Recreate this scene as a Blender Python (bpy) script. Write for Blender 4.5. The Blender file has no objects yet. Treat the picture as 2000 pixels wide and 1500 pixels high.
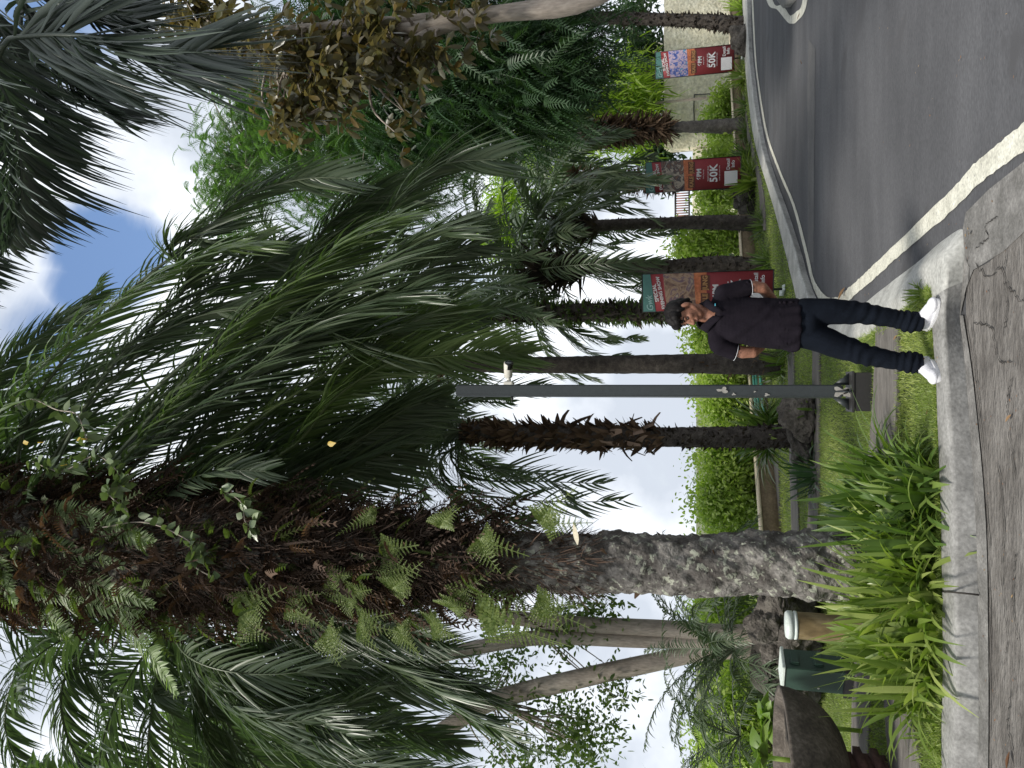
import bpy, bmesh, math, random
import numpy as np
from mathutils import Vector, Matrix, noise
from mathutils.geometry import tessellate_polygon
random.seed(7); rng = np.random.default_rng(7)
S = bpy.context.scene
COL = S.collection
R = math.radians

# ------------------------------------------------------------------ camera
F = 1450.0; PITCH = math.atan(358 / F); HC = 1.50
cP, sP = math.cos(PITCH), math.sin(PITCH)
cd = bpy.data.cameras.new("camera"); cam = bpy.data.objects.new("camera", cd); COL.objects.link(cam)
cd.sensor_width = 36; cd.sensor_fit = 'HORIZONTAL'; cd.lens = 36 * F / 2000
cd.clip_start = 0.05; cd.clip_end = 3000
# the phone was held upright but the picture is stored lying on its side: image-up is world-right
fw = Vector((0, cP, sP)); upv = Vector((0, -sP, cP)); rt = Vector((1, 0, 0))
M = Matrix((( -upv.x, rt.x, -fw.x, 0), (-upv.y, rt.y, -fw.y, 0), (-upv.z, rt.z, -fw.z, HC), (0, 0, 0, 1)))
cam.matrix_world = M
S.camera = cam

# ------------------------------------------------------------------ light
SUN_EL, SUN_AZ = 51, -146         # azimuth clockwise from +Y; soft sun high behind the camera's left
world = bpy.data.worlds.new("World"); S.world = world; world.use_nodes = True
wt = world.node_tree; wt.nodes.clear()
def wn(t, **k):
    n = wt.nodes.new(t)
    for a, b in k.items(): setattr(n, a, b)
    return n
out = wn('ShaderNodeOutputWorld'); bg = wn('ShaderNodeBackground')
sky = wn('ShaderNodeTexSky', sky_type='NISHITA'); sky.sun_disc = False
sky.sun_elevation = R(SUN_EL); sky.sun_rotation = R(SUN_AZ); sky.air_density = 1.0; sky.dust_density = 0.4; sky.ozone_density = 1.5
tc = wn('ShaderNodeTexCoord')
n1 = wn('ShaderNodeTexNoise'); n1.inputs['Scale'].default_value = 2.6; n1.inputs['Detail'].default_value = 9; n1.inputs['Roughness'].default_value = 0.55; n1.inputs['Distortion'].default_value = 0.6
wt.links.new(tc.outputs['Generated'], n1.inputs['Vector'])
def wmath(op, a, b=None, clamp=False):
    n = wn('ShaderNodeMath', operation=op); n.use_clamp = clamp
    for i, x in enumerate((a, b)):
        if x is None: continue
        if isinstance(x, (int, float)): n.inputs[i].default_value = x
        else: wt.links.new(x, n.inputs[i])
    return n.outputs[0]
def px_dir(u, v):
    a = (u - 750) / F; b = (1000 - v) / F
    return Vector((a, cP - b * sP, sP + b * cP)).normalized()
def blob(u, v, r0, r1):           # 1 inside a patch of sky, 0 outside
    d = px_dir(u, v)
    n = wn('ShaderNodeVectorMath', operation='DOT_PRODUCT'); wt.links.new(tc.outputs['Generated'], n.inputs[0]); n.inputs[1].default_value = d
    mr = wn('ShaderNodeMapRange'); wt.links.new(n.outputs['Value'], mr.inputs[0])
    mr.inputs[1].default_value = math.cos(R(r0)); mr.inputs[2].default_value = math.cos(R(r1)); return mr.outputs[0]
cov = wmath('ADD', n1.outputs['Fac'], 0.22)
cov = wmath('SUBTRACT', cov, wmath('MULTIPLY', blob(1000, 225, 5.0, 0.5), 0.42))
cov = wmath('SUBTRACT', cov, wmath('MULTIPLY', blob(840, 90, 4.5, 1.0), 0.26))
cov = wmath('SUBTRACT', cov, wmath('MULTIPLY', blob(1470, 20, 7.0, 1.0), 0.26))
mr = wn('ShaderNodeMapRange'); wt.links.new(cov, mr.inputs[0]); mr.inputs[1].default_value = 0.40; mr.inputs[2].default_value = 0.64; mr.interpolation_type = 'SMOOTHSTEP'
n2 = wn('ShaderNodeTexNoise'); n2.inputs['Scale'].default_value = 4.2; n2.inputs['Detail'].default_value = 7
mp = wn('ShaderNodeMapping'); mp.inputs['Location'].default_value = (3.1, 1.7, 0.4); wt.links.new(tc.outputs['Generated'], mp.inputs['Vector']); wt.links.new(mp.outputs[0], n2.inputs['Vector'])
cr = wn('ShaderNodeValToRGB'); wt.links.new(n2.outputs['Fac'], cr.inputs[0])
cr.color_ramp.elements[0].position = 0.46; cr.color_ramp.elements[0].color = (2.8, 3.05, 3.45, 1)
cr.color_ramp.elements[1].position = 0.64; cr.color_ramp.elements[1].color = (5.1, 5.27, 5.5, 1)
mix = wn('ShaderNodeMix', data_type='RGBA'); wt.links.new(mr.outputs[0], mix.inputs[0]); wt.links.new(sky.outputs[0], mix.inputs[6]); wt.links.new(cr.outputs[0], mix.inputs[7])
wt.links.new(mix.outputs[2], bg.inputs[0]); bg.inputs[1].default_value = 0.148; wt.links.new(bg.outputs[0], out.inputs[0])
sd = bpy.data.lights.new("sun", 'SUN'); sun = bpy.data.objects.new("sun", sd); COL.objects.link(sun)
sd.energy = 2.7; sd.angle = R(11); sd.color = (1, 0.95, 0.86)
sv = Vector((math.sin(R(SUN_AZ)) * math.cos(R(SUN_EL)), math.cos(R(SUN_AZ)) * math.cos(R(SUN_EL)), math.sin(R(SUN_EL))))
sun.rotation_euler = (-sv).to_track_quat('-Z', 'Y').to_euler()
S.view_settings.view_transform = 'Standard'; S.view_settings.look = 'None'; S.view_settings.exposure = 0.78; S.view_settings.gamma = 1
S.render.engine = 'CYCLES'
S.cycles.max_bounces = 8; S.cycles.transparent_max_bounces = 8

# ------------------------------------------------------------------ picture -> place
def G(u, v, z=0.0):
    a = (u - 750) / F; b = (1000 - v) / F
    dz = sP + b * cP; dy = cP - b * sP
    t = (z - HC) / dz
    return Vector((a * t, dy * t, z))
def P(u, v, Y):
    a = (u - 750) / F; b = (1000 - v) / F
    dz = sP + b * cP; dy = cP - b * sP
    t = Y / dy
    return Vector((a * t, Y, HC + dz * t))

# ------------------------------------------------------------------ object helpers
def obj(name, me, mat=None, parent=None, loc=None):
    o = bpy.data.objects.new(name, me); COL.objects.link(o)
    if mat is not None:
        for m in (mat if isinstance(mat, (list, tuple)) else [mat]): me.materials.append(m)
    if parent is not None:
        o.parent = parent
        o.location = -parent.location
    elif loc is not None:
        # keep the geometry where it is, but put the origin at the thing's base
        me.transform(Matrix.Translation(-Vector(loc))); o.location = loc
    return o
def thing(name, label, cat, loc=(0, 0, 0), group=None):
    o = bpy.data.objects.new(name, None); COL.objects.link(o); o.location = loc
    o.empty_display_size = 0.2
    o['label'] = label; o['category'] = cat
    if group: o['group'] = group
    return o
def tag(o, label, cat, group=None):
    o['label'] = label; o['category'] = cat
    if group: o['group'] = group
    return o
def struct(o, label=None, cat=None):
    o['kind'] = 'structure'
    if label: o['label'] = label; o['category'] = cat or o.name
    return o

class MB:                         # numpy mesh collector
    def __init__(s): s.v = []; s.f4 = []; s.f3 = []; s.t = []; s.n = 0
    def add(s, v, f, tint=0.5):
        v = np.asarray(v, float).reshape(-1, 3); f = np.asarray(f, np.int64)
        (s.f4 if f.shape[1] == 4 else s.f3).append(f + s.n)
        s.v.append(v); tt = np.asarray(tint, float)
        s.t.append(np.full(len(v), float(tt)) if tt.ndim == 0 else tt.reshape(-1)); s.n += len(v)
    def mesh(s, name, smooth=False):
        me = bpy.data.meshes.new(name)
        V = np.concatenate(s.v); q = np.concatenate(s.f4) if s.f4 else np.zeros((0, 4), int); t = np.concatenate(s.f3) if s.f3 else np.zeros((0, 3), int)
        me.vertices.add(len(V)); me.vertices.foreach_set('co', V.astype(np.float32).ravel())
        me.loops.add(q.size + t.size); me.loops.foreach_set('vertex_index', np.concatenate([q.ravel(), t.ravel()]).astype(np.int32))
        me.polygons.add(len(q) + len(t))
        ls = np.concatenate([np.arange(len(q)) * 4, q.size + np.arange(len(t)) * 3])
        me.polygons.foreach_set('loop_start', ls.astype(np.int32))
        me.polygons.foreach_set('loop_total', np.concatenate([np.full(len(q), 4), np.full(len(t), 3)]).astype(np.int32))
        if smooth: me.polygons.foreach_set('use_smooth', np.ones(len(q) + len(t), bool))
        me.update(calc_edges=True)
        at = me.attributes.new('tint', 'FLOAT', 'POINT'); at.data.foreach_set('value', np.concatenate(s.t).astype(np.float32))
        return me
    def build(s, name, mat, parent=None, smooth=False, loc=None):
        return obj(name, s.mesh(name, smooth), mat, parent, loc)
    def box(s, c, d, rot=0.0, tint=0.5, taper=1.0):
        x, y, z = d[0] / 2, d[1] / 2, d[2] / 2
        p = np.array([[-x, -y, -z], [x, -y, -z], [x, y, -z], [-x, y, -z], [-x * taper, -y * taper, z], [x * taper, -y * taper, z], [x * taper, y * taper, z], [-x * taper, y * taper, z]])
        ca, sa = math.cos(rot), math.sin(rot); p = np.c_[p[:, 0] * ca - p[:, 1] * sa, p[:, 0] * sa + p[:, 1] * ca, p[:, 2]] + np.array(c)
        s.add(p, [[0, 3, 2, 1], [4, 5, 6, 7], [0, 1, 5, 4], [1, 2, 6, 5], [2, 3, 7, 6], [3, 0, 4, 7]], tint)
    def tube(s, pts, rad, n=8, tint=0.5, cap=True):
        pts = np.array([tuple(p) for p in pts], float); k = len(pts); rad = np.broadcast_to(np.asarray(rad, float), (k,))
        T = np.gradient(pts, axis=0); T /= np.linalg.norm(T, axis=1)[:, None] + 1e-9
        ref = np.array([0, 0, 1.0]) if abs(T[:, 2]).mean() < 0.8 else np.array([1.0, 0, 0])
        A = np.cross(T, ref); A /= np.linalg.norm(A, axis=1)[:, None] + 1e-9; B = np.cross(T, A)
        th = np.arange(n) / n * 2 * np.pi
        V = pts[:, None] + rad[:, None, None] * (np.cos(th)[None, :, None] * A[:, None] + np.sin(th)[None, :, None] * B[:, None])
        i = np.arange(k - 1)[:, None]; j = np.arange(n)[None]; jn = (j + 1) % n
        f = np.stack([i * n + j, i * n + jn, (i + 1) * n + jn, (i + 1) * n + j], -1).reshape(-1, 4)
        V = V.reshape(-1, 3)
        if cap:
            V = np.concatenate([V, pts[:1], pts[-1:]]); c0, c1 = k * n, k * n + 1; jj = np.arange(n); jk = (jj + 1) % n
            s.add(V, f, tint); base = s.n - len(V)
            s.f3.append(np.stack([np.full(n, c0), jk, jj], -1) + base); s.f3.append(np.stack([np.full(n, c1), (k - 1) * n + jj, (k - 1) * n + jk], -1) + base)
        else: s.add(V, f, tint)
    def strips(s, P0, D, L, W, N=None, droop=0.0, prof=(0.5, 1, 0.85, 0.05), tint=None, fold=0.0, curl=None):
        P0 = np.asarray(P0, float); n = len(P0)
        if n == 0: return
        D = np.asarray(D, float); D = D / (np.linalg.norm(D, axis=1)[:, None] + 1e-9)
        L = np.broadcast_to(np.asarray(L, float), (n,)); W = np.broadcast_to(np.asarray(W, float), (n,)); droop = np.broadcast_to(np.asarray(droop, float), (n,))
        K = len(prof); sk = np.linspace(0, 1, K)
        C = P0[:, None] + D[:, None] * (L[:, None] * sk)[..., None]
        C[..., 2] -= (droop * L)[:, None] * sk ** 2
        if curl is not None: C += np.asarray(curl)[:, None] * (L[:, None] * sk ** 2)[..., None]
        if N is None: N = rng.normal(size=(n, 3)) + np.array([0, 0, 1.2])
        Sd = np.cross(D, N); Sd /= np.linalg.norm(Sd, axis=1)[:, None] + 1e-9
        w = (W[:, None] * np.array(prof) / 2)[..., None]
        t = rng.random(n) if tint is None else np.broadcast_to(np.asarray(tint, float), (n,))
        i = np.arange(n)[:, None]; k = np.arange(K - 1)[None]
        if fold:                 # V shaped blade, three points across
            Up = np.cross(Sd, D); Up /= np.linalg.norm(Up, axis=1)[:, None] + 1e-9
            V = np.stack([C - Sd[:, None] * w + Up[:, None] * w * fold, C, C + Sd[:, None] * w + Up[:, None] * w * fold], 2)
            b = (i * K + k) * 3
            f = np.concatenate([np.stack([b, b + 1, b + 4, b + 3], -1).reshape(-1, 4), np.stack([b + 1, b + 2, b + 5, b + 4], -1).reshape(-1, 4)])
            s.add(V, f, np.repeat(t, K * 3))
        else:
            V = np.stack([C - Sd[:, None] * w, C + Sd[:, None] * w], 2)
            b = (i * K + k) * 2
            s.add(V, np.stack([b, b + 1, b + 3, b + 2], -1).reshape(-1, 4), np.repeat(t, K * 2))
    def lathe(s, c, prof, n=32, tint=0.5):
        prof = np.array(prof, float); th = np.arange(n) / n * 2 * np.pi; k = len(prof)
        V = np.stack([prof[:, None, 0] * np.cos(th), prof[:, None, 0] * np.sin(th), np.broadcast_to(prof[:, None, 1], (k, n))], -1) + np.array(c)
        i = np.arange(k - 1)[:, None]; j = np.arange(n)[None]; jn = (j + 1) % n
        s.add(V.reshape(-1, 3), np.stack([i * n + j, i * n + jn, (i + 1) * n + jn, (i + 1) * n + j], -1).reshape(-1, 4), tint)
def spline(pts, n):               # smooth curve through points
    p = np.array([tuple(q) for q in pts], float); k = len(p)
    if k == 2: return p[0] + (p[1] - p[0]) * np.linspace(0, 1, n)[:, None]
    pp = np.concatenate([[2 * p[0] - p[1]], p, [2 * p[-1] - p[-2]]]); o = []
    for t in np.linspace(0, k - 1 - 1e-6, n):
        i = int(t); f = t - i; a, b, c, d = pp[i:i + 4]
        o.append(0.5 * ((2 * b) + (-a + c) * f + (2 * a - 5 * b + 4 * c - d) * f * f + (-a + 3 * b - 3 * c + d) * f ** 3))
    return np.array(o)

# ------------------------------------------------------------------ materials
def mat(name):
    m = bpy.data.materials.new(name); m.use_nodes = True; nt = m.node_tree; nt.nodes.clear()
    def N(t, **k):
        n = nt.nodes.new(t)
        for a, b in k.items(): setattr(n, a, b)
        return n
    o = N('ShaderNodeOutputMaterial'); return m, nt, N, o
def ramp(N, cols, pos=None):
    r = N('ShaderNodeValToRGB'); e = r.color_ramp.elements
    pos = pos or [i / (len(cols) - 1) for i in range(len(cols))]
    while len(e) < len(cols): e.new(0.5)
    for i, c in enumerate(cols): e[i].position = pos[i]; e[i].color = (*c, 1)
    return r
def rough_mat(name, cols, scale=8, rough=0.85, bump=0.3, detail=8, stretch=(1, 1, 1), pos=None, spots=None, scale2=None, bdist=0.02, spec=0.3, attr=None):
    m, nt, N, o = mat(name); L = nt.links.new
    tc = N('ShaderNodeTexCoord'); mp = N('ShaderNodeMapping'); mp.inputs['Scale'].default_value = stretch
    L((tc.outputs['Object']), mp.inputs['Vector'])
    n = N('ShaderNodeTexNoise'); n.inputs['Scale'].default_value = scale; n.inputs['Detail'].default_value = detail; n.inputs['Roughness'].default_value = 0.65; L(mp.outputs[0], n.inputs['Vector'])
    r = ramp(N, cols, pos or [0.3 + 0.4 * i / (len(cols) - 1) for i in range(len(cols))]); L(n.outputs['Fac'], r.inputs[0])
    colr = r.outputs[0]
    n3 = N('ShaderNodeTexNoise'); n3.inputs['Scale'].default_value = scale2 or scale * 7; n3.inputs['Detail'].default_value = 6; L(mp.outputs[0], n3.inputs['Vector'])
    mm = N('ShaderNodeMix', data_type='RGBA', blend_type='MULTIPLY'); mm.inputs[0].default_value = 0.55
    r3 = ramp(N, [(0.45,) * 3, (1.25,) * 3], [0.3, 0.7]); L(n3.outputs['Fac'], r3.inputs[0]); L(colr, mm.inputs[6]); L(r3.outputs[0], mm.inputs[7]); colr = mm.outputs[2]
    if spots:                      # (colour, scale, threshold)
        vo = N('ShaderNodeTexNoise'); vo.inputs['Scale'].default_value = spots[1]; vo.inputs['Detail'].default_value = 4; vo.inputs['Distortion'].default_value = 0.6; L(tc.outputs['Object'], vo.inputs['Vector'])
        rr = ramp(N, [(0, 0, 0), (1, 1, 1)], [spots[2], spots[2] + 0.05]); L(vo.outputs['Fac'], rr.inputs[0])
        m2 = N('ShaderNodeMix', data_type='RGBA'); L(rr.outputs[0], m2.inputs[0]); L(colr, m2.inputs[6]); m2.inputs[7].default_value = (*spots[0], 1); colr = m2.outputs[2]
    b = N('ShaderNodeBsdfPrincipled'); b.inputs['Roughness'].default_value = rough; b.inputs['Specular IOR Level'].default_value = spec
    L(colr, b.inputs['Base Color'])
    if bump:
        bp = N('ShaderNodeBump'); bp.inputs['Strength'].default_value = bump; bp.inputs['Distance'].default_value = bdist
        ad = N('ShaderNodeMath', operation='ADD'); L(n.outputs['Fac'], ad.inputs[0]); L(n3.outputs['Fac'], ad.inputs[1]); L(ad.outputs[0], bp.inputs['Height']); L(bp.outputs[0], b.inputs['Normal'])
    L(b.outputs[0], o.inputs[0]); return m
def leaf_mat(name, cols, trans=0.35, rough=0.42, tcol=None, nscale=1.2, spec=0.5, under=None):
    m, nt, N, o = mat(name); L = nt.links.new
    at = N('ShaderNodeAttribute', attribute_name='tint'); tc = N('ShaderNodeTexCoord')
    n = N('ShaderNodeTexNoise'); n.inputs['Scale'].default_value = nscale; n.inputs['Detail'].default_value = 3; L(tc.outputs['Object'], n.inputs['Vector'])
    a = N('ShaderNodeMath', operation='MULTIPLY_ADD'); L(at.outputs['Fac'], a.inputs[0]); a.inputs[1].default_value = 0.7; 
    s2 = N('ShaderNodeMath', operation='MULTIPLY'); L(n.outputs['Fac'], s2.inputs[0]); s2.inputs[1].default_value = 0.35; L(s2.outputs[0], a.inputs[2])
    r = ramp(N, cols); L(a.outputs[0], r.inputs[0]); c = r.outputs[0]
    if under:
        g = N('ShaderNodeNewGeometry'); mx = N('ShaderNodeMix', data_type='RGBA'); L(g.outputs['Backfacing'], mx.inputs[0]); L(c, mx.inputs[6]); mx.inputs[7].default_value = (*under, 1); c = mx.outputs[2]
    b = N('ShaderNodeBsdfPrincipled'); b.inputs['Roughness'].default_value = rough; b.inputs['Specular IOR Level'].default_value = spec; L(c, b.inputs['Base Color'])
    t = N('ShaderNodeBsdfTranslucent')
    hs = N('ShaderNodeMix', data_type='RGBA', blend_type='MULTIPLY'); hs.inputs[0].default_value = 1; L(c, hs.inputs[6]); hs.inputs[7].default_value = (*(tcol or (1.6, 1.9, 0.7)), 1); L(hs.outputs[2], t.inputs[0])
    ms = N('ShaderNodeMixShader'); ms.inputs[0].default_value = trans; L(b.outputs[0], ms.inputs[1]); L(t.outputs[0], ms.inputs[2]); L(ms.outputs[0], o.inputs[0]); return m
def plain(name, col, rough=0.5, metal=0.0, spec=0.5, var=0.15, scale=30, bump=0.05):
    c = np.array(col)
    m = rough_mat(name, [tuple(c * (1 - var)), tuple(c * (1 + var))], scale=scale, rough=rough, bump=bump, spec=spec, bdist=0.004)
    for n in m.node_tree.nodes:
        if n.type == 'BSDF_PRINCIPLED': n.inputs['Metallic'].default_value = metal
    return m

M_asphalt = rough_mat("asphalt", [(0.054, 0.055, 0.060), (0.077, 0.078, 0.084), (0.104, 0.105, 0.112)], scale=0.7, rough=0.9, bump=0.6, scale2=70, bdist=0.004, stretch=(0.5, 1.6, 1), spots=((0.062, 0.062, 0.066), 0.9, 0.60))
M_patch = rough_mat("asphalt_patch", [(0.085, 0.084, 0.086), (0.135, 0.132, 0.13)], scale=3, rough=0.9, bump=0.4, scale2=70, bdist=0.004)
M_kerb = rough_mat("kerb_paint", [(0.26, 0.26, 0.24), (0.42, 0.42, 0.395), (0.52, 0.52, 0.49)], scale=3, rough=0.8, bump=0.5, scale2=40, bdist=0.006, stretch=(1, 1, 1))
M_kerbg = rough_mat("kerb_concrete", [(0.15, 0.148, 0.14), (0.24, 0.237, 0.228), (0.32, 0.317, 0.305)], scale=4, rough=0.85, bump=0.5, scale2=45, bdist=0.006)
M_line = rough_mat("road_line_paint", [(0.40, 0.39, 0.33), (0.58, 0.57, 0.49), (0.66, 0.65, 0.57)], scale=6, rough=0.8, bump=0.6, scale2=60, bdist=0.004, spots=((0.2, 0.2, 0.2), 28, 0.66))
M_pave = rough_mat("pavement_stone", [(0.088, 0.080, 0.073), (0.155, 0.144, 0.133), (0.225, 0.212, 0.198)], scale=4.5, rough=0.9, bump=1.0, scale2=30, bdist=0.03, stretch=(0.6, 1.7, 1))
M_apron = rough_mat("apron_concrete", [(0.10, 0.097, 0.090), (0.16, 0.155, 0.148), (0.26, 0.252, 0.24)], scale=5, rough=0.9, bump=0.8, scale2=60, bdist=0.008)
M_slab = rough_mat("slab_stone", [(0.085, 0.078, 0.070), (0.14, 0.13, 0.12), (0.19, 0.178, 0.165)], scale=2.2, rough=0.9, bump=0.7, scale2=20, bdist=0.01, stretch=(0.6, 4, 1))
M_turf = rough_mat("turf_soil", [(0.055, 0.075, 0.022), (0.095, 0.13, 0.032), (0.15, 0.19, 0.05)], scale=1.4, rough=0.95, bump=0.8, scale2=60, bdist=0.02)
M_ground = rough_mat("far_ground", [(0.10, 0.12, 0.06), (0.16, 0.17, 0.09)], scale=0.2, rough=1, bump=0)
M_wall = rough_mat("plaster_wall", [(0.64, 0.59, 0.44), (0.80, 0.75, 0.59), (0.86, 0.83, 0.69)], scale=2.5, rough=0.95, bump=1.0, scale2=9, bdist=0.06)
M_lowwall = rough_mat("low_wall_stone", [(0.16, 0.12, 0.075), (0.26, 0.20, 0.125)], scale=3, rough=0.9, bump=0.6, scale2=25)
M_cap = plain("cream_cap", (0.72, 0.62, 0.46), 0.8)
M_cream = plain("cream_render", (0.42, 0.40, 0.34), 0.9)
M_glassd = plain("dark_window", (0.02, 0.022, 0.025), 0.15)
M_trunk = rough_mat("palm_bark", [(0.030, 0.025, 0.022), (0.065, 0.055, 0.048), (0.12, 0.105, 0.09)], scale=9, rough=0.9, bump=1, scale2=50, bdist=0.02)
M_trunkg = rough_mat("grey_palm_bark", [(0.06, 0.055, 0.05), (0.11, 0.10, 0.092), (0.17, 0.16, 0.145)], scale=9, rough=0.9, bump=1, scale2=50, bdist=0.02)
M_lichen = rough_mat("lichen_bark", [(0.045, 0.038, 0.034), (0.13, 0.12, 0.11), (0.27, 0.255, 0.235)], scale=6, rough=0.9, bump=1, scale2=30, bdist=0.02, spots=((0.30, 0.31, 0.25), 17.0, 0.585))
M_smooth = rough_mat("smooth_bark", [(0.20, 0.17, 0.145), (0.33, 0.285, 0.245), (0.44, 0.39, 0.34)], scale=3, rough=0.9, bump=0.6, scale2=40, stretch=(1, 1, 0.25), bdist=0.01)
M_fibre = leaf_mat("root_fibre", [(0.020, 0.015, 0.012), (0.060, 0.043, 0.034), (0.15, 0.10, 0.075)], trans=0.1, rough=0.9, spec=0.15, tcol=(1.2, 0.9, 0.7))
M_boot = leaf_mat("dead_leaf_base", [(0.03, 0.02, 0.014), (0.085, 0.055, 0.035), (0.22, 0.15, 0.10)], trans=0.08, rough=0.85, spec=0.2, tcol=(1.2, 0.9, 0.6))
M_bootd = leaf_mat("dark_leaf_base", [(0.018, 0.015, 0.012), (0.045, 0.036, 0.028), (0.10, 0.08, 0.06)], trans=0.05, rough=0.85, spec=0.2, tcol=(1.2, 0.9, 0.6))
M_frond = leaf_mat("palm_leaf", [(0.040, 0.066, 0.038), (0.072, 0.104, 0.056), (0.15, 0.18, 0.115)], trans=0.22, rough=0.36, spec=0.5, tcol=(1.3, 1.7, 0.7))
M_frondl = leaf_mat("palm_leaf_light", [(0.06, 0.098, 0.036), (0.10, 0.15, 0.052), (0.16, 0.21, 0.085)], trans=0.28, rough=0.34, spec=0.6, tcol=(1.4, 1.8, 0.7))
M_frondd = leaf_mat("palm_leaf_near", [(0.038, 0.054, 0.046), (0.060, 0.080, 0.066), (0.10, 0.124, 0.10)], trans=0.12, rough=0.36, spec=0.55, tcol=(1.2, 1.6, 0.8))
M_dry = leaf_mat("dry_frond", [(0.06, 0.036, 0.024), (0.105, 0.066, 0.044), (0.17, 0.115, 0.08)], trans=0.25, rough=0.7, spec=0.2, tcol=(1.3, 1.1, 0.7))
M_fern = leaf_mat("fern_leaf", [(0.07, 0.11, 0.022), (0.13, 0.18, 0.04), (0.21, 0.25, 0.075)], trans=0.35, rough=0.5)
M_fernd = leaf_mat("dull_fern_leaf", [(0.045, 0.065, 0.022), (0.08, 0.11, 0.035), (0.13, 0.16, 0.055)], trans=0.3, rough=0.55)
M_fernp = leaf_mat("pale_fern_leaf", [(0.14, 0.20, 0.085), (0.20, 0.27, 0.12), (0.27, 0.34, 0.17)], trans=0.3, rough=0.5)
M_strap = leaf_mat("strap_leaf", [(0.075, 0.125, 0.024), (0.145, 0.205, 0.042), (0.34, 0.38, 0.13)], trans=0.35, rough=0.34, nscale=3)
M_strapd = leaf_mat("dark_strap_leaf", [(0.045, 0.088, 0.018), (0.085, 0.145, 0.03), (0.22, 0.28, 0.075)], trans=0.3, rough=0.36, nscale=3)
M_vine = leaf_mat("vine_leaf", [(0.07, 0.105, 0.055), (0.12, 0.165, 0.085), (0.20, 0.25, 0.13)], trans=0.15, rough=0.35)
M_hedge = leaf_mat("hedge_leaf", [(0.18, 0.25, 0.055), (0.30, 0.39, 0.09), (0.45, 0.53, 0.17)], trans=0.4, rough=0.45)
M_hedged = leaf_mat("mixed_shrub_leaf", [(0.04, 0.07, 0.02), (0.075, 0.12, 0.035), (0.14, 0.19, 0.06)], trans=0.35, rough=0.45)
M_feather = leaf_mat("feather_leaf", [(0.045, 0.09, 0.035), (0.075, 0.14, 0.05), (0.12, 0.20, 0.075)], trans=0.4, rough=0.5)
M_featherd = leaf_mat("dark_feather_leaf", [(0.016, 0.042, 0.020), (0.032, 0.070, 0.030), (0.065, 0.115, 0.05)], trans=0.3, rough=0.45)
M_bamboo = leaf_mat("bamboo_leaf", [(0.12, 0.19, 0.022), (0.20, 0.29, 0.035), (0.32, 0.42, 0.07)], trans=0.5, rough=0.45)
M_almond = leaf_mat("almond_leaf", [(0.048, 0.060, 0.020), (0.088, 0.082, 0.026), (0.15, 0.095, 0.034)], trans=0.35, rough=0.28, tcol=(1.6, 1.3, 0.5), nscale=2, under=(0.12, 0.12, 0.085))
M_grassb = leaf_mat("grass_blade", [(0.10, 0.155, 0.032), (0.20, 0.265, 0.058), (0.38, 0.41, 0.145)], trans=0.35, rough=0.5, nscale=0.8)
M_banana = leaf_mat("broad_leaf", [(0.08, 0.14, 0.025), (0.13, 0.21, 0.04), (0.20, 0.28, 0.07)], trans=0.3, rough=0.4)
M_pole = plain("grey_green_paint", (0.035, 0.042, 0.045), 0.45)
M_chip = plain("bare_primer", (0.30, 0.29, 0.27), 0.7)
M_black = plain("black_metal", (0.022, 0.021, 0.021), 0.5)
M_white = plain("white_plastic", (0.66, 0.64, 0.58), 0.4, var=0.06)
M_dark = plain("dark_lens", (0.008, 0.008, 0.010), 0.12)
M_green = plain("dark_green_paint", (0.026, 0.058, 0.043), 0.5, var=0.1)
M_gtop = plain("white_lid_paint", (0.62, 0.68, 0.64), 0.6, var=0.08)
M_bol = rough_mat("bollard_side", [(0.085, 0.058, 0.028), (0.17, 0.125, 0.06), (0.30, 0.24, 0.14)], scale=4, rough=0.7, bump=0.2, stretch=(1, 1, 0.4))
M_bolcap = plain("bollard_cap", (0.60, 0.66, 0.63), 0.5, var=0.1)
M_rock = rough_mat("rock", [(0.04, 0.036, 0.032), (0.09, 0.08, 0.07), (0.17, 0.155, 0.135)], scale=6, rough=0.95, bump=1, scale2=30, bdist=0.03)
M_bowl = rough_mat("bowl_stone", [(0.040, 0.034, 0.029), (0.085, 0.072, 0.060), (0.15, 0.13, 0.112)], scale=5, rough=0.9, bump=0.6, scale2=40, bdist=0.01)
M_brick = rough_mat("plinth_brick", [(0.07, 0.035, 0.03), (0.13, 0.07, 0.06)], scale=6, rough=0.9, bump=0.8, scale2=30)
M_skin = rough_mat("skin", [(0.22, 0.10, 0.065), (0.28, 0.135, 0.088)], scale=12, rough=0.55, bump=0.1, bdist=0.002)
M_hair = rough_mat("hair", [(0.003, 0.0025, 0.0025), (0.008, 0.006, 0.006)], scale=30, rough=0.6, bump=0.6, stretch=(1, 1, 0.3), bdist=0.006, spec=0.2)
M_shirt = rough_mat("shirt_cloth", [(0.0075, 0.0058, 0.0095), (0.0125, 0.010, 0.0145)], scale=10, rough=0.95, bump=0.25, scale2=120, bdist=0.003, spec=0.12)
M_jeans = rough_mat("jeans_denim", [(0.0032, 0.0050, 0.009), (0.0062, 0.0088, 0.015)], scale=9, rough=0.95, bump=0.3, scale2=120, bdist=0.003, spec=0.12)
M_shoe = plain("shoe_leather", (0.72, 0.72, 0.76), 0.5, var=0.05)
M_sole = plain("shoe_sole", (0.6, 0.6, 0.62), 0.6, var=0.05)
M_piping = plain("white_piping", (0.6, 0.62, 0.66), 0.6)
M_tag = plain("cyan_tag", (0.08, 0.45, 0.6), 0.6)
M_lip = plain("lip", (0.24, 0.10, 0.08), 0.5)
M_eye = plain("eye", (0.02, 0.012, 0.01), 0.3)
M_bgreen = plain("banner_teal", (0.075, 0.20, 0.18), 0.6, var=0.06)
M_bred = plain("banner_red", (0.30, 0.040, 0.048), 0.6, var=0.06)
M_bwhite = plain("banner_white", (0.72, 0.70, 0.70), 0.6, var=0.02)
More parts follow.
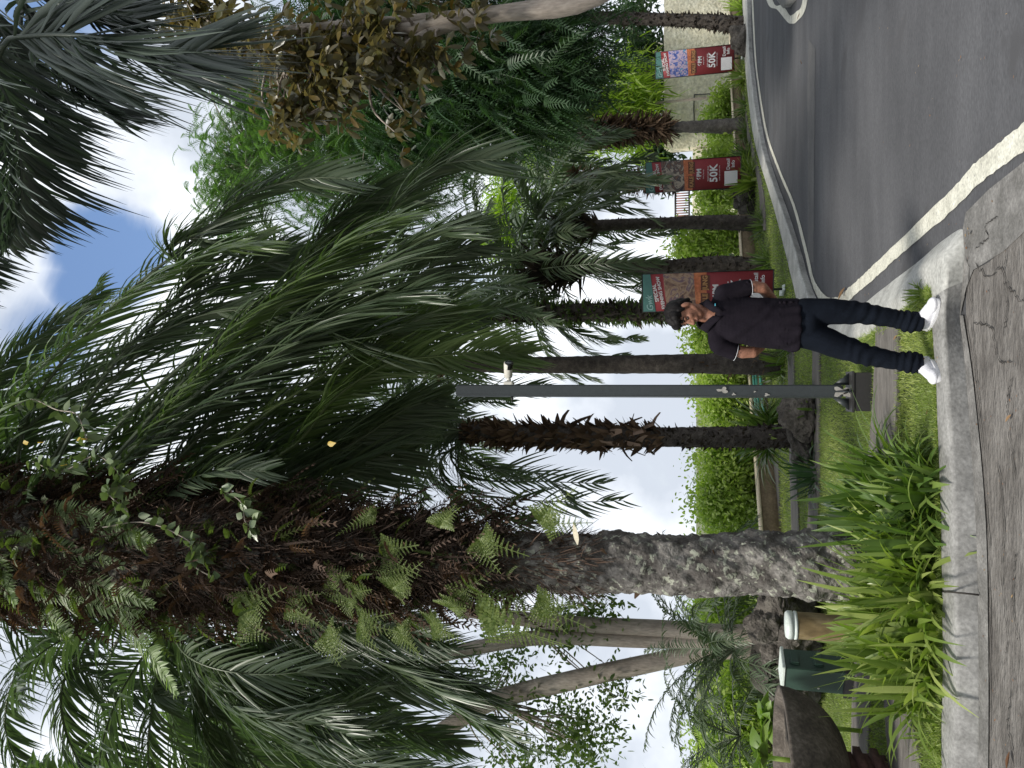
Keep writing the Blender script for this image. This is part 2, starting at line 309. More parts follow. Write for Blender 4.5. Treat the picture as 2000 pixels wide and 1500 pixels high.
M_borange = rough_mat("banner_orange", [(0.45, 0.12, 0.055), (0.65, 0.24, 0.11)], scale=5, rough=0.6, bump=0, scale2=20)
M_gold = plain("banner_gold", (0.45, 0.24, 0.09), 0.6)
M_bbrown = plain("banner_title_brown", (0.12, 0.035, 0.02), 0.6)
M_rust = plain("rust_bars", (0.30, 0.14, 0.12), 0.7)
M_teal = plain("teal_bench", (0.05, 0.22, 0.17), 0.6)
M_deadleaf = leaf_mat("fallen_leaf", [(0.11, 0.045, 0.024), (0.19, 0.10, 0.05), (0.36, 0.26, 0.13)], trans=0.2, rough=0.7, tcol=(1.2, 1, 0.6))
M_yellow = leaf_mat("yellow_leaf", [(0.45, 0.30, 0.03), (0.6, 0.42, 0.05)], trans=0.4, rough=0.5, tcol=(1.2, 1, 0.5))
def art_mat(name, cols, seed, sc):
    m, nt, N, o = mat(name); L = nt.links.new
    tc = N('ShaderNodeTexCoord'); mp = N('ShaderNodeMapping'); mp.inputs['Location'].default_value = (seed, seed * 1.7, 0); L(tc.outputs['Object'], mp.inputs['Vector'])
    n = N('ShaderNodeTexNoise'); n.inputs['Scale'].default_value = sc; n.inputs['Detail'].default_value = 3; n.inputs['Distortion'].default_value = 2.2; L(mp.outputs[0], n.inputs['Vector'])
    r = ramp(N, cols, [0.3 + 0.4 * i / (len(cols) - 1) for i in range(len(cols))]); L(n.outputs['Fac'], r.inputs[0])
    b = N('ShaderNodeBsdfPrincipled'); b.inputs['Roughness'].default_value = 0.6; L(r.outputs[0], b.inputs['Base Color']); L(b.outputs[0], o.inputs[0]); return m
M_art = [art_mat("banner_picture_a", [(0.02, 0.02, 0.04), (0.22, 0.12, 0.08), (0.05, 0.05, 0.06), (0.45, 0.38, 0.30), (0.10, 0.08, 0.08)], 3, 3.5),
         art_mat("banner_picture_b", [(0.02, 0.03, 0.14), (0.08, 0.14, 0.42), (0.60, 0.45, 0.50), (0.05, 0.12, 0.34), (0.14, 0.50, 0.60)], 7, 4.0),
         art_mat("banner_picture_c", [(0.04, 0.03, 0.05), (0.20, 0.11, 0.08), (0.38, 0.26, 0.17), (0.14, 0.08, 0.12), (0.42, 0.34, 0.24)], 11, 3.5)]

# ------------------------------------------------------------------ ground
def flat(name, pts, z, m):
    pts = [Vector((p[0], p[1], z)) for p in pts]
    tri = tessellate_polygon([pts]); me = bpy.data.meshes.new(name)
    me.from_pydata([tuple(p) for p in pts], [], [tuple(t) for t in tri]); me.update()
    if me.polygons[0].normal.z < 0: me.flip_normals()
    return obj(name, me, m)
ZR = -0.12
gm = MB(); gm.add([(-900, -300, -0.14), (900, -300, -0.14), (900, 1500, -0.14), (-900, 1500, -0.14)], [[0, 1, 2, 3]])
struct(gm.build("ground", M_ground))
struct(flat("road", [(-30, -12), (60, -12), (60, 45), (-2, 45), (-2, 2), (-30, 2)], ZR, M_asphalt))
K = [  # grass edge, ridge, foot, all as picture points of the kerb line
 ((2300, 1432), (2300, 1438), (2300, 1444)), ((1750, 1441), (1750, 1448), (1750, 1455)), ((1560, 1447), (1560, 1455), (1560, 1463)), ((1500, 1450), (1500, 1458), (1500, 1466)), ((1400, 1453), (1400, 1462), (1400, 1470)),
 ((1300, 1462), (1300, 1472), (1300, 1481)), ((1220, 1474), (1220, 1485), (1220, 1495)), ((1150, 1494), (1150, 1506), (1150, 1516)), ((1080, 1515), (1080, 1530), (1080, 1541)),
 ((1000, 1535), (1000, 1555), (1000, 1567)), ((960, 1545), (960, 1564), (960, 1578)), ((925, 1553), (925, 1576), (927, 1590)), ((880, 1562), (893, 1586), (903, 1603)),
 ((845, 1572), (868, 1597), (889, 1618)), ((822, 1600), (850, 1614), (883, 1636)), ((824, 1640), (841, 1630), (888, 1655)), ((835, 1675), (847, 1650), (902, 1678)),
 ((858, 1718), (864, 1689), (925, 1706)), ((891, 1763), (897, 1726), (950, 1738)), ((925, 1803), (935, 1760), (985, 1785)), ((930, 1812), (975, 1795), (1013, 1818)),
 ((928, 1815), (998, 1826), (1050, 1866)), ((926, 1817), (1003, 1840), (1050, 1882)), ((922, 1819), (968, 1846), (1005, 1886)), ((915, 1820), (935, 1844), (950, 1882)),
 ((880, 1821), (880, 1841), (885, 1874)), ((750, 1827), (750, 1848), (750, 1888)), ((500, 1837), (500, 1860), (500, 1905)), ((250, 1841), (250, 1865), (250, 1911)),
 ((0, 1838), (0, 1862), (0, 1911)), ((-300, 1835), (-300, 1858), (-300, 1907)), ((-1200, 1815), (-1200, 1838), (-1200, 1885))]
KG = [G(*k[0]) for k in K]; KR = [G(*k[1]) for k in K]; KF = [G(*k[2], ZR) for k in K]
lawn_pts = [(p.x, p.y) for p in KG] + [(-60, KG[-1].y), (-60, 70), (60, 70), (60, KG[0].y)]
struct(flat("lawn", lawn_pts, -0.012, M_turf))
def kerb(name, i0, i1, m):
    n = (i1 - i0) * 6 + 1
    g, r, f = spline(KG[i0:i1 + 1], n), spline(KR[i0:i1 + 1], n), spline(KF[i0:i1 + 1], n)
    rows = [g + (0, 0, -0.10), g, g * 0.9 + r * 0.1 + (0, 0, 0.004), g * 0.2 + r * 0.8 + (0, 0, 0.002), r * 0.97 + f * 0.03 + (0, 0, -0.004), r * 0.8 + f * 0.2 + (0, 0, -0.004), f * 0.9 + r * 0.1, f + (0, 0, -0.01)]
    V = np.stack(rows, 0); rj = np.array([[noise.noise(Vector(p) * 3.1) * 0.008 for p in row] for row in V])
    V[1:7, :, 2] += rj[1:7]; k = len(rows)
    i = np.arange(k - 1)[:, None]; j = np.arange(n - 1)[None]
    b = MB(); b.add(V.reshape(-1, 3), np.stack([i * n + j, i * n + j + 1, (i + 1) * n + j + 1, (i + 1) * n + j], -1).reshape(-1, 4)[:, ::-1])
    return b.build(name, m, smooth=True)
struct(kerb("kerb", 0, 24, M_kerb)); struct(kerb("front_kerb", 24, len(K) - 1, M_kerbg))
def ribbon(name, A, B, z, m, n=None, jit=0.0):
    n = n or len(A) * 8
    a = spline([G(*p, z) for p in A], n); b = spline([G(*p, z) for p in B], n)
    if jit: a[:, :2] += rng.normal(size=(n, 2)) * jit; b[:, :2] += rng.normal(size=(n, 2)) * jit
    k = np.arange(n - 1); q = MB(); q.add(np.concatenate([a, b]), np.stack([k, k + 1, n + k + 1, n + k], -1))
    o = q.build(name, m)
    if o.data.polygons[0].normal.z < 0: o.data.flip_normals()
    return o
LA = [(1560, 1465), (1500, 1468), (1400, 1473), (1340, 1479), (1244, 1494), (1172, 1517.5), (1100, 1547), (1004, 1572), (960, 1582), (923, 1595), (907, 1610), (899, 1627), (904, 1646), (931, 1678), (960, 1712), (1000, 1756), (1086, 1856), (1148, 1920), (1204, 2000), (1280, 2120)]
LB = [(1560, 1467.5), (1500, 1471), (1400, 1476), (1340, 1482), (1244, 1498), (1172, 1522), (1100, 1552), (1004, 1578), (960, 1588), (936, 1600), (922, 1613), (918, 1624), (922, 1640), (933, 1652), (960, 1683), (1000, 1724), (1112, 1840), (1188, 1912), (1260, 2000), (1350, 2120)]
struct(ribbon("road_edge_line", LA, LB, ZR + 0.008, M_line, n=220, jit=0.004))
struct(ribbon("road_patch_strip", [(1425, 1579), (1300, 1577), (1150, 1578), (985, 1578)], [(1405, 1592), (1300, 1591), (1150, 1590), (985, 1589)], ZR + 0.004, M_patch, n=50, jit=0.012))
# small traffic island at the far right
oA = [(1800, 1455), (1600, 1478), (1500, 1497), (1481, 1518), (1458, 1537), (1454, 1546), (1458, 1556), (1490, 1575), (1600, 1585), (1800, 1600)]
oB = [(1800, 1467), (1600, 1490), (1500, 1509), (1490, 1528), (1471, 1542), (1471, 1547), (1477, 1555), (1497, 1567), (1600, 1574), (1800, 1585)]
struct(ribbon("island_line", oA, oB, ZR + 0.008, M_line, n=90))
ip = [G(1800, 1475), G(1500, 1517), G(1484, 1529), G(1500, 1541), G(1800, 1555)]
b = MB(); n = len(ip); V = [(p.x, p.y, 0.0) for p in ip] + [(p.x, p.y, ZR - 0.01) for p in ip]
b.add(V, [[i, n + i, n + (i + 1) % n, (i + 1) % n] for i in range(n)]); b.f3.append(np.array([[0, i + 1, i + 2] for i in range(n - 2)]) + 0)
struct(b.build("traffic_island", M_kerbg))
# pavement on the photographer's side
pv = [(-1500, 1895), (-300, 1929), (0, 1933), (250, 1933), (500, 1927), (750, 1905), (880, 1888), (940, 1890), (973, 1905), (987, 1932), (1017, 1967), (1060, 2010), (1400, 2350)]
pp = [G(*q, ZR) for q in pv]
struct(flat("pavement", [(p.x, p.y) for p in pp] + [(3, -6), (-12, -6), (-12, pp[0].y)], ZR + 0.006, M_pave))
ap = [G(*q, ZR) for q in [(880, 1878), (950, 1884), (1005, 1888), (1052, 1884), (1085, 1890), (1130, 1935), (1185, 2005), (1330, 2200), (1500, 2500), (1250, 2500), (1090, 2050), (1010, 1965), (973, 1905), (940, 1892)]]
struct(flat("concrete_apron", [(p.x, p.y) for p in ap], ZR + 0.011, M_apron))
gut = ribbon("gutter_strip", [(884, 1874), (750, 1888), (500, 1905), (250, 1911), (0, 1911), (-300, 1907)], [(884, 1881), (750, 1901), (500, 1924), (250, 1930), (0, 1930), (-300, 1926)], ZR + 0.014, M_apron)
struct(gut)
# cracks and joints in the pavement
crk = MB()
for q in [[(1000, 1888), (960, 1893), (900, 1884), (800, 1898), (700, 1912), (520, 1928), (300, 1934), (100, 1935), (-200, 1932)],
          [(950, 1897), (880, 1899), (780, 1906), (650, 1922)], [(985, 1905), (960, 1930), (975, 1955), (930, 1975), (900, 2010)], [(870, 1900), (860, 1935), (800, 1950), (790, 1980)],
          [(600, 1950), (470, 1962), (380, 1957), (260, 1968), (200, 1962)], [(1010, 1965), (960, 1962), (900, 1967), (840, 1960)], [(420, 1985), (330, 1979), (240, 1990)],
          [(1075, 1950), (1060, 1925), (1035, 1930), (1015, 1905)], [(150, 1975), (90, 1969), (20, 1980)], [(760, 1975), (700, 1968), (560, 1984)]]:
    pts = spline([G(*p, ZR + 0.013) for p in q], 40); pts[:, :2] += rng.normal(size=(40, 2)) * 0.006
    k = len(pts) - 1; w = rng.uniform(0.002, 0.011, k + 1); w[0] = w[-1] = 0.001
    T = np.gradient(pts, axis=0); Sd = np.c_[-T[:, 1], T[:, 0], T[:, 2] * 0]; Sd /= np.linalg.norm(Sd, axis=1)[:, None] + 1e-9
    a_ = pts - Sd * w[:, None] / 2; b_ = pts + Sd * w[:, None] / 2; i = np.arange(k)
    crk.add(np.concatenate([a_, b_]) + (0, 0, 0.003), np.stack([i, i + 1, k + 1 + i + 1, k + 1 + i], -1))
M_crack = plain("crack_soil", (0.03, 0.026, 0.022), 0.95)
struct(crk.build("pavement_cracks", M_crack))
# kerb joints
jn = MB()
for q in ([(345, 1840), (343, 1868), (338, 1912)],):
    pts = [G(q[0][0], q[0][1], 0.004), G(q[1][0], q[1][1], 0.006), G(q[2][0], q[2][1], ZR + 0.02)]
    jn.tube(spline(pts, 8) + (0, -0.002, 0), 0.006, 5)
struct(jn.build("kerb_joint", M_crack))
# stone track strips across the lawn
def slab(name, pts):
    A = [(u, a) for u, a, b in pts]; B = [(u, b) for u, a, b in pts]; n = len(pts) * 10
    a = spline([G(*p) for p in A], n); c = spline([G(*p) for p in B], n)
    a[:, 1] += rng.normal(size=n) * 0.012; c[:, 1] += rng.normal(size=n) * 0.012
    V = np.concatenate([a + (0, 0, 0.012), c + (0, 0, 0.012), c + (0, 0, -0.03), a + (0, 0, -0.03)]); k = np.arange(n - 1); q = MB()
    for r0 in range(3): q.add(V, np.stack([r0 * n + k, r0 * n + k + 1, (r0 + 1) * n + k + 1, (r0 + 1) * n + k], -1)[:, ::-1] if 0 else np.stack([r0 * n + k, (r0 + 1) * n + k, (r0 + 1) * n + k + 1, r0 * n + k + 1], -1))
    return struct(q.build(name, M_slab))
SL = [[(872, 1714, 1758), (740, 1708, 1755), (600, 1698, 1747), (400, 1685, 1728), (170, 1668, 1702), (20, 1664, 1698), (-200, 1660, 1694)],
      [(830, 1589, 1603), (650, 1585, 1601), (480, 1579, 1598), (300, 1562, 1585), (130, 1563, 1593), (-60, 1566, 1598)],
      [(850, 1539, 1551), (640, 1542, 1555), (400, 1549, 1564)],
      [(290, 1732, 1766), (150, 1728, 1776), (0, 1738, 1800), (-200, 1750, 1820)],
      [(600, 1506, 1521), (430, 1514, 1525), (330, 1520, 1532)],
      [(1320, 1450, 1453), (1240, 1459, 1464), (1140, 1481, 1489), (1050, 1487, 1496)]]
for s_ in SL: slab("stone_path", s_)

def in_poly(x, y, poly):
    px = np.array([p[0] for p in poly]); py = np.array([p[1] for p in poly]); inside = np.zeros(len(x), bool); j = len(px) - 1
    for i in range(len(px)):
        c = ((py[i] > y) != (py[j] > y)) & (x < (px[j] - px[i]) * (y - py[i]) / (py[j] - py[i] + 1e-12) + px[i]); inside ^= c; j = i
    return inside
slab_polys = [[(G(u, a).x, G(u, a).y) for u, a, b in s_] + [(G(u, b).x, G(u, b).y) for u, a, b in s_[::-1]] for s_ in SL]
def grass(n, y0, y1, h, w, lim):
    y = y0 * (y1 / y0) ** rng.random(n); x = (rng.random(n) * 2 - 1) * lim * y
    ok = in_poly(x, y, lawn_pts)
    for p_ in slab_polys: ok &= ~in_poly(x, y, p_)
    x, y = x[ok], y[ok]; n = len(x); sc = np.sqrt(y / y0)
    D = np.c_[rng.normal(size=(n, 2)) * 0.55, np.ones(n)]
    pn = np.array([noise.noise(Vector((a * 0.9, b_ * 0.9, 0))) for a, b_ in zip(x, y)])
    t = np.clip(rng.random(n) * 0.5 + 0.25 + pn * 0.85, 0, 1)
    return np.c_[x, y, np.full(n, -0.014)], D, h * rng.uniform(0.5, 1.3, n) * (1 + pn * 0.4), w * sc, t
gb = MB()
for a in ((150000, 5.0, 12.5, 0.030, 0.007, 0.62), (45000, 12.5, 30, 0.05, 0.02, 0.62)):
    p0, D, L_, W_, t = grass(*a); gb.strips(p0, D, L_, W_, prof=(1, 0.1), tint=t)
# longer tufts along the edges of kerb and slabs
edge = []
for i in range(14, len(KG) - 2):
    for q in range(500):
        f = random.random(); e = KG[i].lerp(KG[i + 1], f); edge.append((e.x + random.gauss(0, .015) - (0.02 if i < 21 else 0), e.y + abs(random.gauss(0, .03)), -0.012))
for s_ in SL[:4]:
    for (u0, a0, b0), (u1, a1, b1) in zip(s_[:-1], s_[1:]):
        for q in range(350):
            f = random.random(); e = G(u0 + (u1 - u0) * f, (b0 if q % 2 else a0) + ((b1 if q % 2 else a1) - (b0 if q % 2 else a0)) * f); edge.append((e.x, e.y + random.gauss(0, .02), -0.012))
edge = np.array(edge); ne = len(edge)
gb.strips(edge, np.c_[rng.normal(size=(ne, 2)) * 0.7, np.ones(ne)], rng.uniform(0.025, 0.07, ne), 0.007, droop=0.2, prof=(1, 0.8, 0.1))
g_o = gb.build("grass", M_grassb); g_o['kind'] = 'stuff'; g_o['label'] = "short mown green grass covering the lawn between stone strips"; g_o['category'] = 'grass'

# ------------------------------------------------------------------ palms
def frond(mb, pts, L=0.5, n=70, w=0.028, t0=0.12, droop=0.55, ang=0.65, lift=0.15, rr=0.02, gap=0.0, kink=0.5, ref=None):
    """one feather-shaped palm leaf along a curve of 3D points"""
    c = spline(pts, 40); seg = np.linalg.norm(np.diff(c, axis=0), axis=1); tot = seg.sum()
    mb.tube(c, np.linspace(rr, rr * 0.18, 40), 5, tint=0.95, cap=False)
    T = np.gradient(c, axis=0); T /= np.linalg.norm(T, axis=1)[:, None]
    tt = np.linspace(t0, 0.995, n); idx = tt * 39; i0 = np.clip(idx.astype(int), 0, 38); f = (idx - i0)[:, None]
    for side in (-1, 1):
        p = c[i0] * (1 - f) + c[i0 + 1] * f; t = T[i0] * (1 - f) + T[i0 + 1] * f
        up = np.array(ref or (0, 0, 1.0), float); Sd = np.cross(t, up); nn = np.linalg.norm(Sd, axis=1)[:, None]
        Sd = np.where(nn > 0.15, Sd / (nn + 1e-9), np.array([1.0, 0, 0])); U = np.cross(Sd, t)
        a = ang + 0.45 * tt[:, None] + rng.normal(size=(n, 1)) * 0.10
        D = side * Sd * np.cos(a) + t * np.sin(a) + U * (lift + rng.normal(size=(n, 1)) * 0.16)
        Ln = L * (np.sin(np.pi * (0.14 + 0.80 * tt)) ** 0.7) * rng.uniform(0.82, 1.08, n)
        ok = rng.random(n) > gap
        tw = U + side * Sd * 0.4 + rng.normal(size=(n, 3)) * 0.30
        dr = droop * rng.uniform(0.6, 1.4, n)
        mb.strips(p[ok], D[ok], Ln[ok], w * rng.uniform(0.75, 1.15, n)[ok], N=tw[ok], droop=dr[ok], prof=(0.45, 1, 0.95, 0.6, 0.04), tint=np.clip(rng.normal(0.5, 0.2, n)[ok], 0, 1), fold=0.35)
def arc(c, az, el, L, drop, n=7):
    """a drooping rachis: azimuth, starting elevation (degrees), length, total bend"""
    p = Vector(c); o = [p.copy()]; a = R(az)
    for i in range(n):
        e = R(el - drop * ((i + 0.5) / n) ** 1.2); p = p + Vector((math.cos(a) * math.cos(e), math.sin(a) * math.cos(e), math.sin(e))) * L / n; o.append(p.copy())
    return o
def trunk_mesh(mb, pts, rad, n=28, nz=140, bump=0.03, rows=0.09, cols=7, twist=True, rnd=0.012):
    """trunk with rows of bulging old leaf bases, laid out in a spiral"""
    c = spline(pts, nz); seg = np.r_[0, np.cumsum(np.linalg.norm(np.diff(c, axis=0), axis=1))]; t = seg / seg[-1]
    r = np.interp(t, np.linspace(0, 1, len(rad)), rad); th = np.arange(n) / n * 2 * np.pi
    A, Z = np.meshgrid(th, seg)
    row = Z / rows; o = np.floor(row / 2)
    def lat(dc, dz):
        ph = A / (2 * np.pi) * cols + dc; zz = row / 2 + dz; fx = np.abs((ph % 1) - 0.5) * 2; fz = np.abs((zz % 1) - 0.5) * 2
        h = np.floor(zz) * 12.9898 + np.floor(ph % cols) * 78.233 + dz * 37; h = np.sin(h) * 43758.5453; h = h - np.floor(h)
        return np.clip(1 - (fx ** 1.7 + (fz * 0.95) ** 1.7), 0, 1) ** 0.45 * (0.55 + 0.6 * h)
    if cols > 1: b1 = np.maximum(lat(0, 0), lat(0.5, 0.5)) if twist else lat(0, 0)
    else: b1 = np.abs(np.sin(np.pi * row)) ** 0.4
    nz_ = np.array([[noise.noise(Vector((math.cos(a) * 1.6, math.sin(a) * 1.6, z * 4))) + .5 * noise.noise(Vector((math.cos(a) * 5, math.sin(a) * 5, z * 13))) for a in th] for z in seg]) if bump > .04 else 0
    rr = r[:, None] * np.ones_like(A) + bump * .55 * nz_ + bump * b1 + rng.normal(size=A.shape) * rnd * 0.35
    V = np.stack([c[:, 0, None] + rr * np.cos(A), c[:, 1, None] + rr * np.sin(A), np.broadcast_to(c[:, 2, None], A.shape) + bump * 0.25 * (b1 - .5)], -1)
    i = np.arange(nz - 1)[:, None]; j = np.arange(n)[None]; jn = (j + 1) % n
    mb.add(V.reshape(-1, 3), np.stack([i * n + j, i * n + jn, (i + 1) * n + jn, (i + 1) * n + j], -1).reshape(-1, 4))
    return c, r
def shag(mb, c, r, lo, hi, n, L, W, up=0.6, out=0.7, droop=0.1, prof=(1, 0.9, 0.6, 0.15), tint=None):
    """dead leaf bases or fibres standing off the trunk between two fractions of its length"""
    k = len(c); t = lo + (hi - lo) * rng.random(n); ix = t * (k - 1); i0 = ix.astype(int).clip(0, k - 2); f = (ix - i0)[:, None]
    p = c[i0] * (1 - f) + c[i0 + 1] * f; rr = np.interp(ix, np.arange(k), r)
    a = rng.random(n) * 2 * np.pi; o = np.c_[np.cos(a), np.sin(a), np.zeros(n)]
    D = o * (out + rng.normal(size=(n, 1)) * 0.25) + np.array([0, 0, 1.0]) * (up + rng.normal(size=(n, 1)) * 0.35) + np.cross(o, [0, 0, 1.0]) * rng.normal(size=(n, 1)) * 0.25
    mb.strips(p + o * (rr * 0.95)[:, None], D, L * rng.uniform(0.5, 1.3, n), W * rng.uniform(0.6, 1.3, n), N=o + rng.normal(size=(n, 3)) * 0.3, droop=droop, prof=prof, tint=tint)
def palm(label, base, tops, rad, crown=None, mt=M_trunk, mf=M_frond, bump=0.03, boots=None, rnd_fronds=(), fr=None, rows=0.09, cols=7, nz=140, fmat=None):
    root = thing("palm_tree", label, "palm tree", tuple(base), "palm trees along the lawn and road")
    mb = MB(); c, r = trunk_mesh(mb, [base] + tops, rad, bump=bump, rows=rows, cols=cols, nz=nz)
    mb.build("trunk", mt, root, smooth=True)
    for bt in (boots or []):
        q = MB(); shag(q, c, r, *bt[0:8], prof=bt[8] if len(bt) > 8 else (1, 0.9, 0.6, 0.15)); q.build("leaf_bases", bt[9] if len(bt) > 9 else M_boot, root)
    for (pts, kw) in (fr or []):
        q = MB(); frond(q, pts, **kw); q.build("frond", kw.get('m', mf) if False else mf, root)
    for (pts, kw) in rnd_fronds:
        q = MB(); frond(q, pts, **kw); q.build("frond", mf, root)
    return root
def crown_fr(c, nf, FL, seed, el=(10, 75), az=(0, 360), drop=(70, 130), **kw):
    rs = random.Random(seed); o = []
    for i in range(nf):
        a = az[0] + (az[1] - az[0]) * ((i + rs.random() * 0.7) / nf); e = rs.uniform(*el)
        d = dict(L=0.42, n=44, w=0.030, droop=0.5); d.update(kw)
        o.append((arc(c, a, e, FL * rs.uniform(0.8, 1.1), rs.uniform(*drop)), d))
    return o
def sprays(mb, C, n_spray, R_, L, pairs, ll, lw, droop=0.5, dirs=None):
    """pinnate sprays around clump centres"""
    C = np.asarray(C); k = rng.integers(0, len(C), n_spray); p = C[k] + rng.normal(size=(n_spray, 3)) * R_
    D = rng.normal(size=(n_spray, 3)) * (1, 1, 0.5) + (dirs if dirs is not None else np.zeros(3)); D /= np.linalg.norm(D, axis=1)[:, None]
    Ls = L * rng.uniform(0.6, 1.2, n_spray); tint = np.clip(rng.normal(0.5, 0.2, n_spray), 0, 1)
    N0 = rng.normal(size=(n_spray, 3)) * 0.5 + (0, 0, 1); Sd = np.cross(D, N0); Sd /= np.linalg.norm(Sd, axis=1)[:, None]
    mb.strips(p, D, Ls, lw * 0.6, N=N0, droop=droop, prof=(1, 0.8, 0.3), tint=tint)
    for i in range(pairs):
        t = (i + 0.6) / pairs; q = p + D * (Ls * t)[:, None]; q[:, 2] -= droop * Ls * t * t
        Dt = D.copy(); Dt[:, 2] -= 2 * droop * t
        for sg in (-1, 1):
            mb.strips(q, Sd * sg + Dt * 0.45, ll * (1 - 0.5 * abs(t - 0.4)) * np.ones(n_spray), lw, N=N0, droop=0.15, prof=(0.7, 1, 0.15), tint=tint)
def PX(path, y0, y1):            # picture path with depths running from y0 to y1
    return [P(u, v, y0 + (y1 - y0) * i / (len(path) - 1)) for i, (u, v) in enumerate(path)]

# -- the big fern-covered palm in the left foreground
b9 = G(394, 1735); b9.z = -0.05
Y9 = b9.y
t9 = [P(396, 1600, Y9), P(398, 1300, Y9), P(402, 1000, Y9), P(412, 700, Y9), P(425, 400, Y9), P(440, 100, Y9), P(452, -120, Y9)]
root9 = thing("palm_tree", "thick old palm with lichen-spotted grey trunk and fern-covered upper trunk in strap-leaf plants", "palm tree", tuple(b9), "palm trees along the lawn and road")
mb = MB(); c9, r9 = trunk_mesh(mb, [b9] + t9, [0.235, 0.215, 0.21, 0.205, 0.24, 0.36, 0.46, 0.50, 0.52, 0.52], n=110, nz=460, bump=0.062, rows=0.11, cols=8, rnd=0.012)
mb.build("trunk", M_lichen, root9, smooth=True)
q = MB(); shag(q, c9, r9, 0.36, 1.0, 13000, 0.20, 0.017, -0.9, 0.45, 0.25, (1, 0.8, 0.5, 0.2)); shag(q, c9, r9, 0.50, 1.0, 15000, 0.30, 0.017, -0.7, 0.65, 0.35, (1, 0.8, 0.5, 0.2)); q.build("root_fibres", M_fibre, root9)
def sleeve(lo, hi, n, rx, L, pairs, ll, lw):
    t = lo + (hi - lo) * rng.random(n); ix = (t * (len(c9) - 1)).astype(int); a = rng.random(n) * 2 * np.pi; rr = r9[ix] + rx * rng.random(n)
    return np.c_[c9[ix, 0] + rr * np.cos(a), c9[ix, 1] + rr * np.sin(a), c9[ix, 2]]
def hang(mb, C, L, pairs, ll, lw, droop):
    n = len(C); base = np.asarray(C); mb_n = n
    sprays(mb, C, n, 0.02, L, pairs, ll, lw, droop)
q = MB(); shag(q, c9, r9, 0.42, 1.0, 420, 0.34, 0.07, 0.7, 0.75, 0.2); shag(q, c9, r9, 0.1, 0.45, 60, 0.10, 0.05, 0.8, 0.6, 0.1); q.build("leaf_bases", M_boot, root9)
kw = dict(L=0.60, n=92, w=0.036, rr=0.026, droop=0.8, t0=0.10)
F9 = [
 [(470, -40), (610, -30), (730, 30), (900, 220), (1000, 400), (1030, 520)],
 [(480, 20), (700, 60), (900, 220), (1040, 390), (1117, 480), (1150, 590), (1152, 680)],
 [(480, 60), (650, 130), (860, 320), (944, 420), (979, 487), (990, 560), (1010, 660)],
 [(500, 220), (613, 357), (690, 420), (746, 490), (812, 574), (870, 660), (920, 770)],
 [(500, 300), (574, 420), (655, 525), (707, 612), (770, 700), (830, 810)],
 [(480, 120), (640, 300), (760, 480), (850, 600), (890, 677), (920, 750), (932, 820)],
 [(480, 80), (700, 260), (880, 480), (1010, 695), (1122, 790), (1171, 846), (1185, 900), (1189, 970)],
 [(490, 160), (700, 380), (850, 600), (930, 760), (965, 823), (994, 860), (1012, 890), (1020, 930)],
 [(500, 330), (620, 560), (719, 650), (789, 757), (805, 863), (815, 960), (808, 1030)],
 [(500, 360), (560, 540), (640, 680), (690, 780), (710, 850)],
 [(500, 280), (540, 380), (600, 560), (640, 680), (672, 760)],
 [(480, -60), (640, 30), (780, 200), (880, 380), (900, 560)],
 [(480, 60), (640, 230), (760, 380), (850, 560), (880, 730)],
 [(480, 200), (600, 470), (640, 640), (664, 740), (672, 800)],
 [(470, -60), (560, -90), (700, -60), (830, 60), (930, 200)],
 [(490, 100), (760, 420), (900, 620), (960, 720), (1030, 820), (1055, 890)],
 [(500, 250), (720, 560), (820, 720), (870, 810), (885, 890)],
 [(500, 130), (800, 400), (940, 560), (1060, 640), (1110, 720), (1120, 800)],
 [(500, 380), (590, 600), (640, 700), (700, 790), (725, 860)],
 [(500, 60), (760, 200), (900, 330), (960, 370), (1010, 330), (1035, 380), (1020, 440)],
 [(500, 150), (700, 330), (860, 470), (960, 600), (1030, 680), (1080, 800)],
 [(500, 420), (560, 640), (595, 740), (620, 810)],
]
for i, f in enumerate(F9):
    d = dict(kw); y1 = Y9 + [-0.9, -0.3, 0.2, 0.6, -0.5][i % 5]
    if i in (4, 8, 9, 10, 12, 13, 14, 16, 18, 21): y1 = Y9 + 1.1; d['L'] = .58
    q = MB(); frond(q, PX(f, Y9 + 0.15, y1 + 0.6), **d); q.build("frond", M_frond if i % 4 else M_frondl, root9)
    if i in (0, 1, 4, 6, 7, 8, 9, 10, 13, 15, 18, 19, 21): continue
    f2 = [(u + (10 + 14 * k) * random.uniform(-1, .7), v + (6 + 16 * k) * random.uniform(-.4, 1.3)) for k, (u, v) in enumerate(f)]; d['n'] = 74
    q = MB(); frond(q, PX(f2, Y9 + 0.5, y1 + 1.7), **d); q.build("frond", M_frond if i % 3 else M_frondl, root9)
for f, d in crown_fr(c9[-1], 10, 3.4, 5, el=(-5, 50), az=(20, 200), drop=(60, 110), L=0.6, n=70, w=0.034):
    q = MB(); frond(q, f, **d); q.build("frond", M_frond, root9)
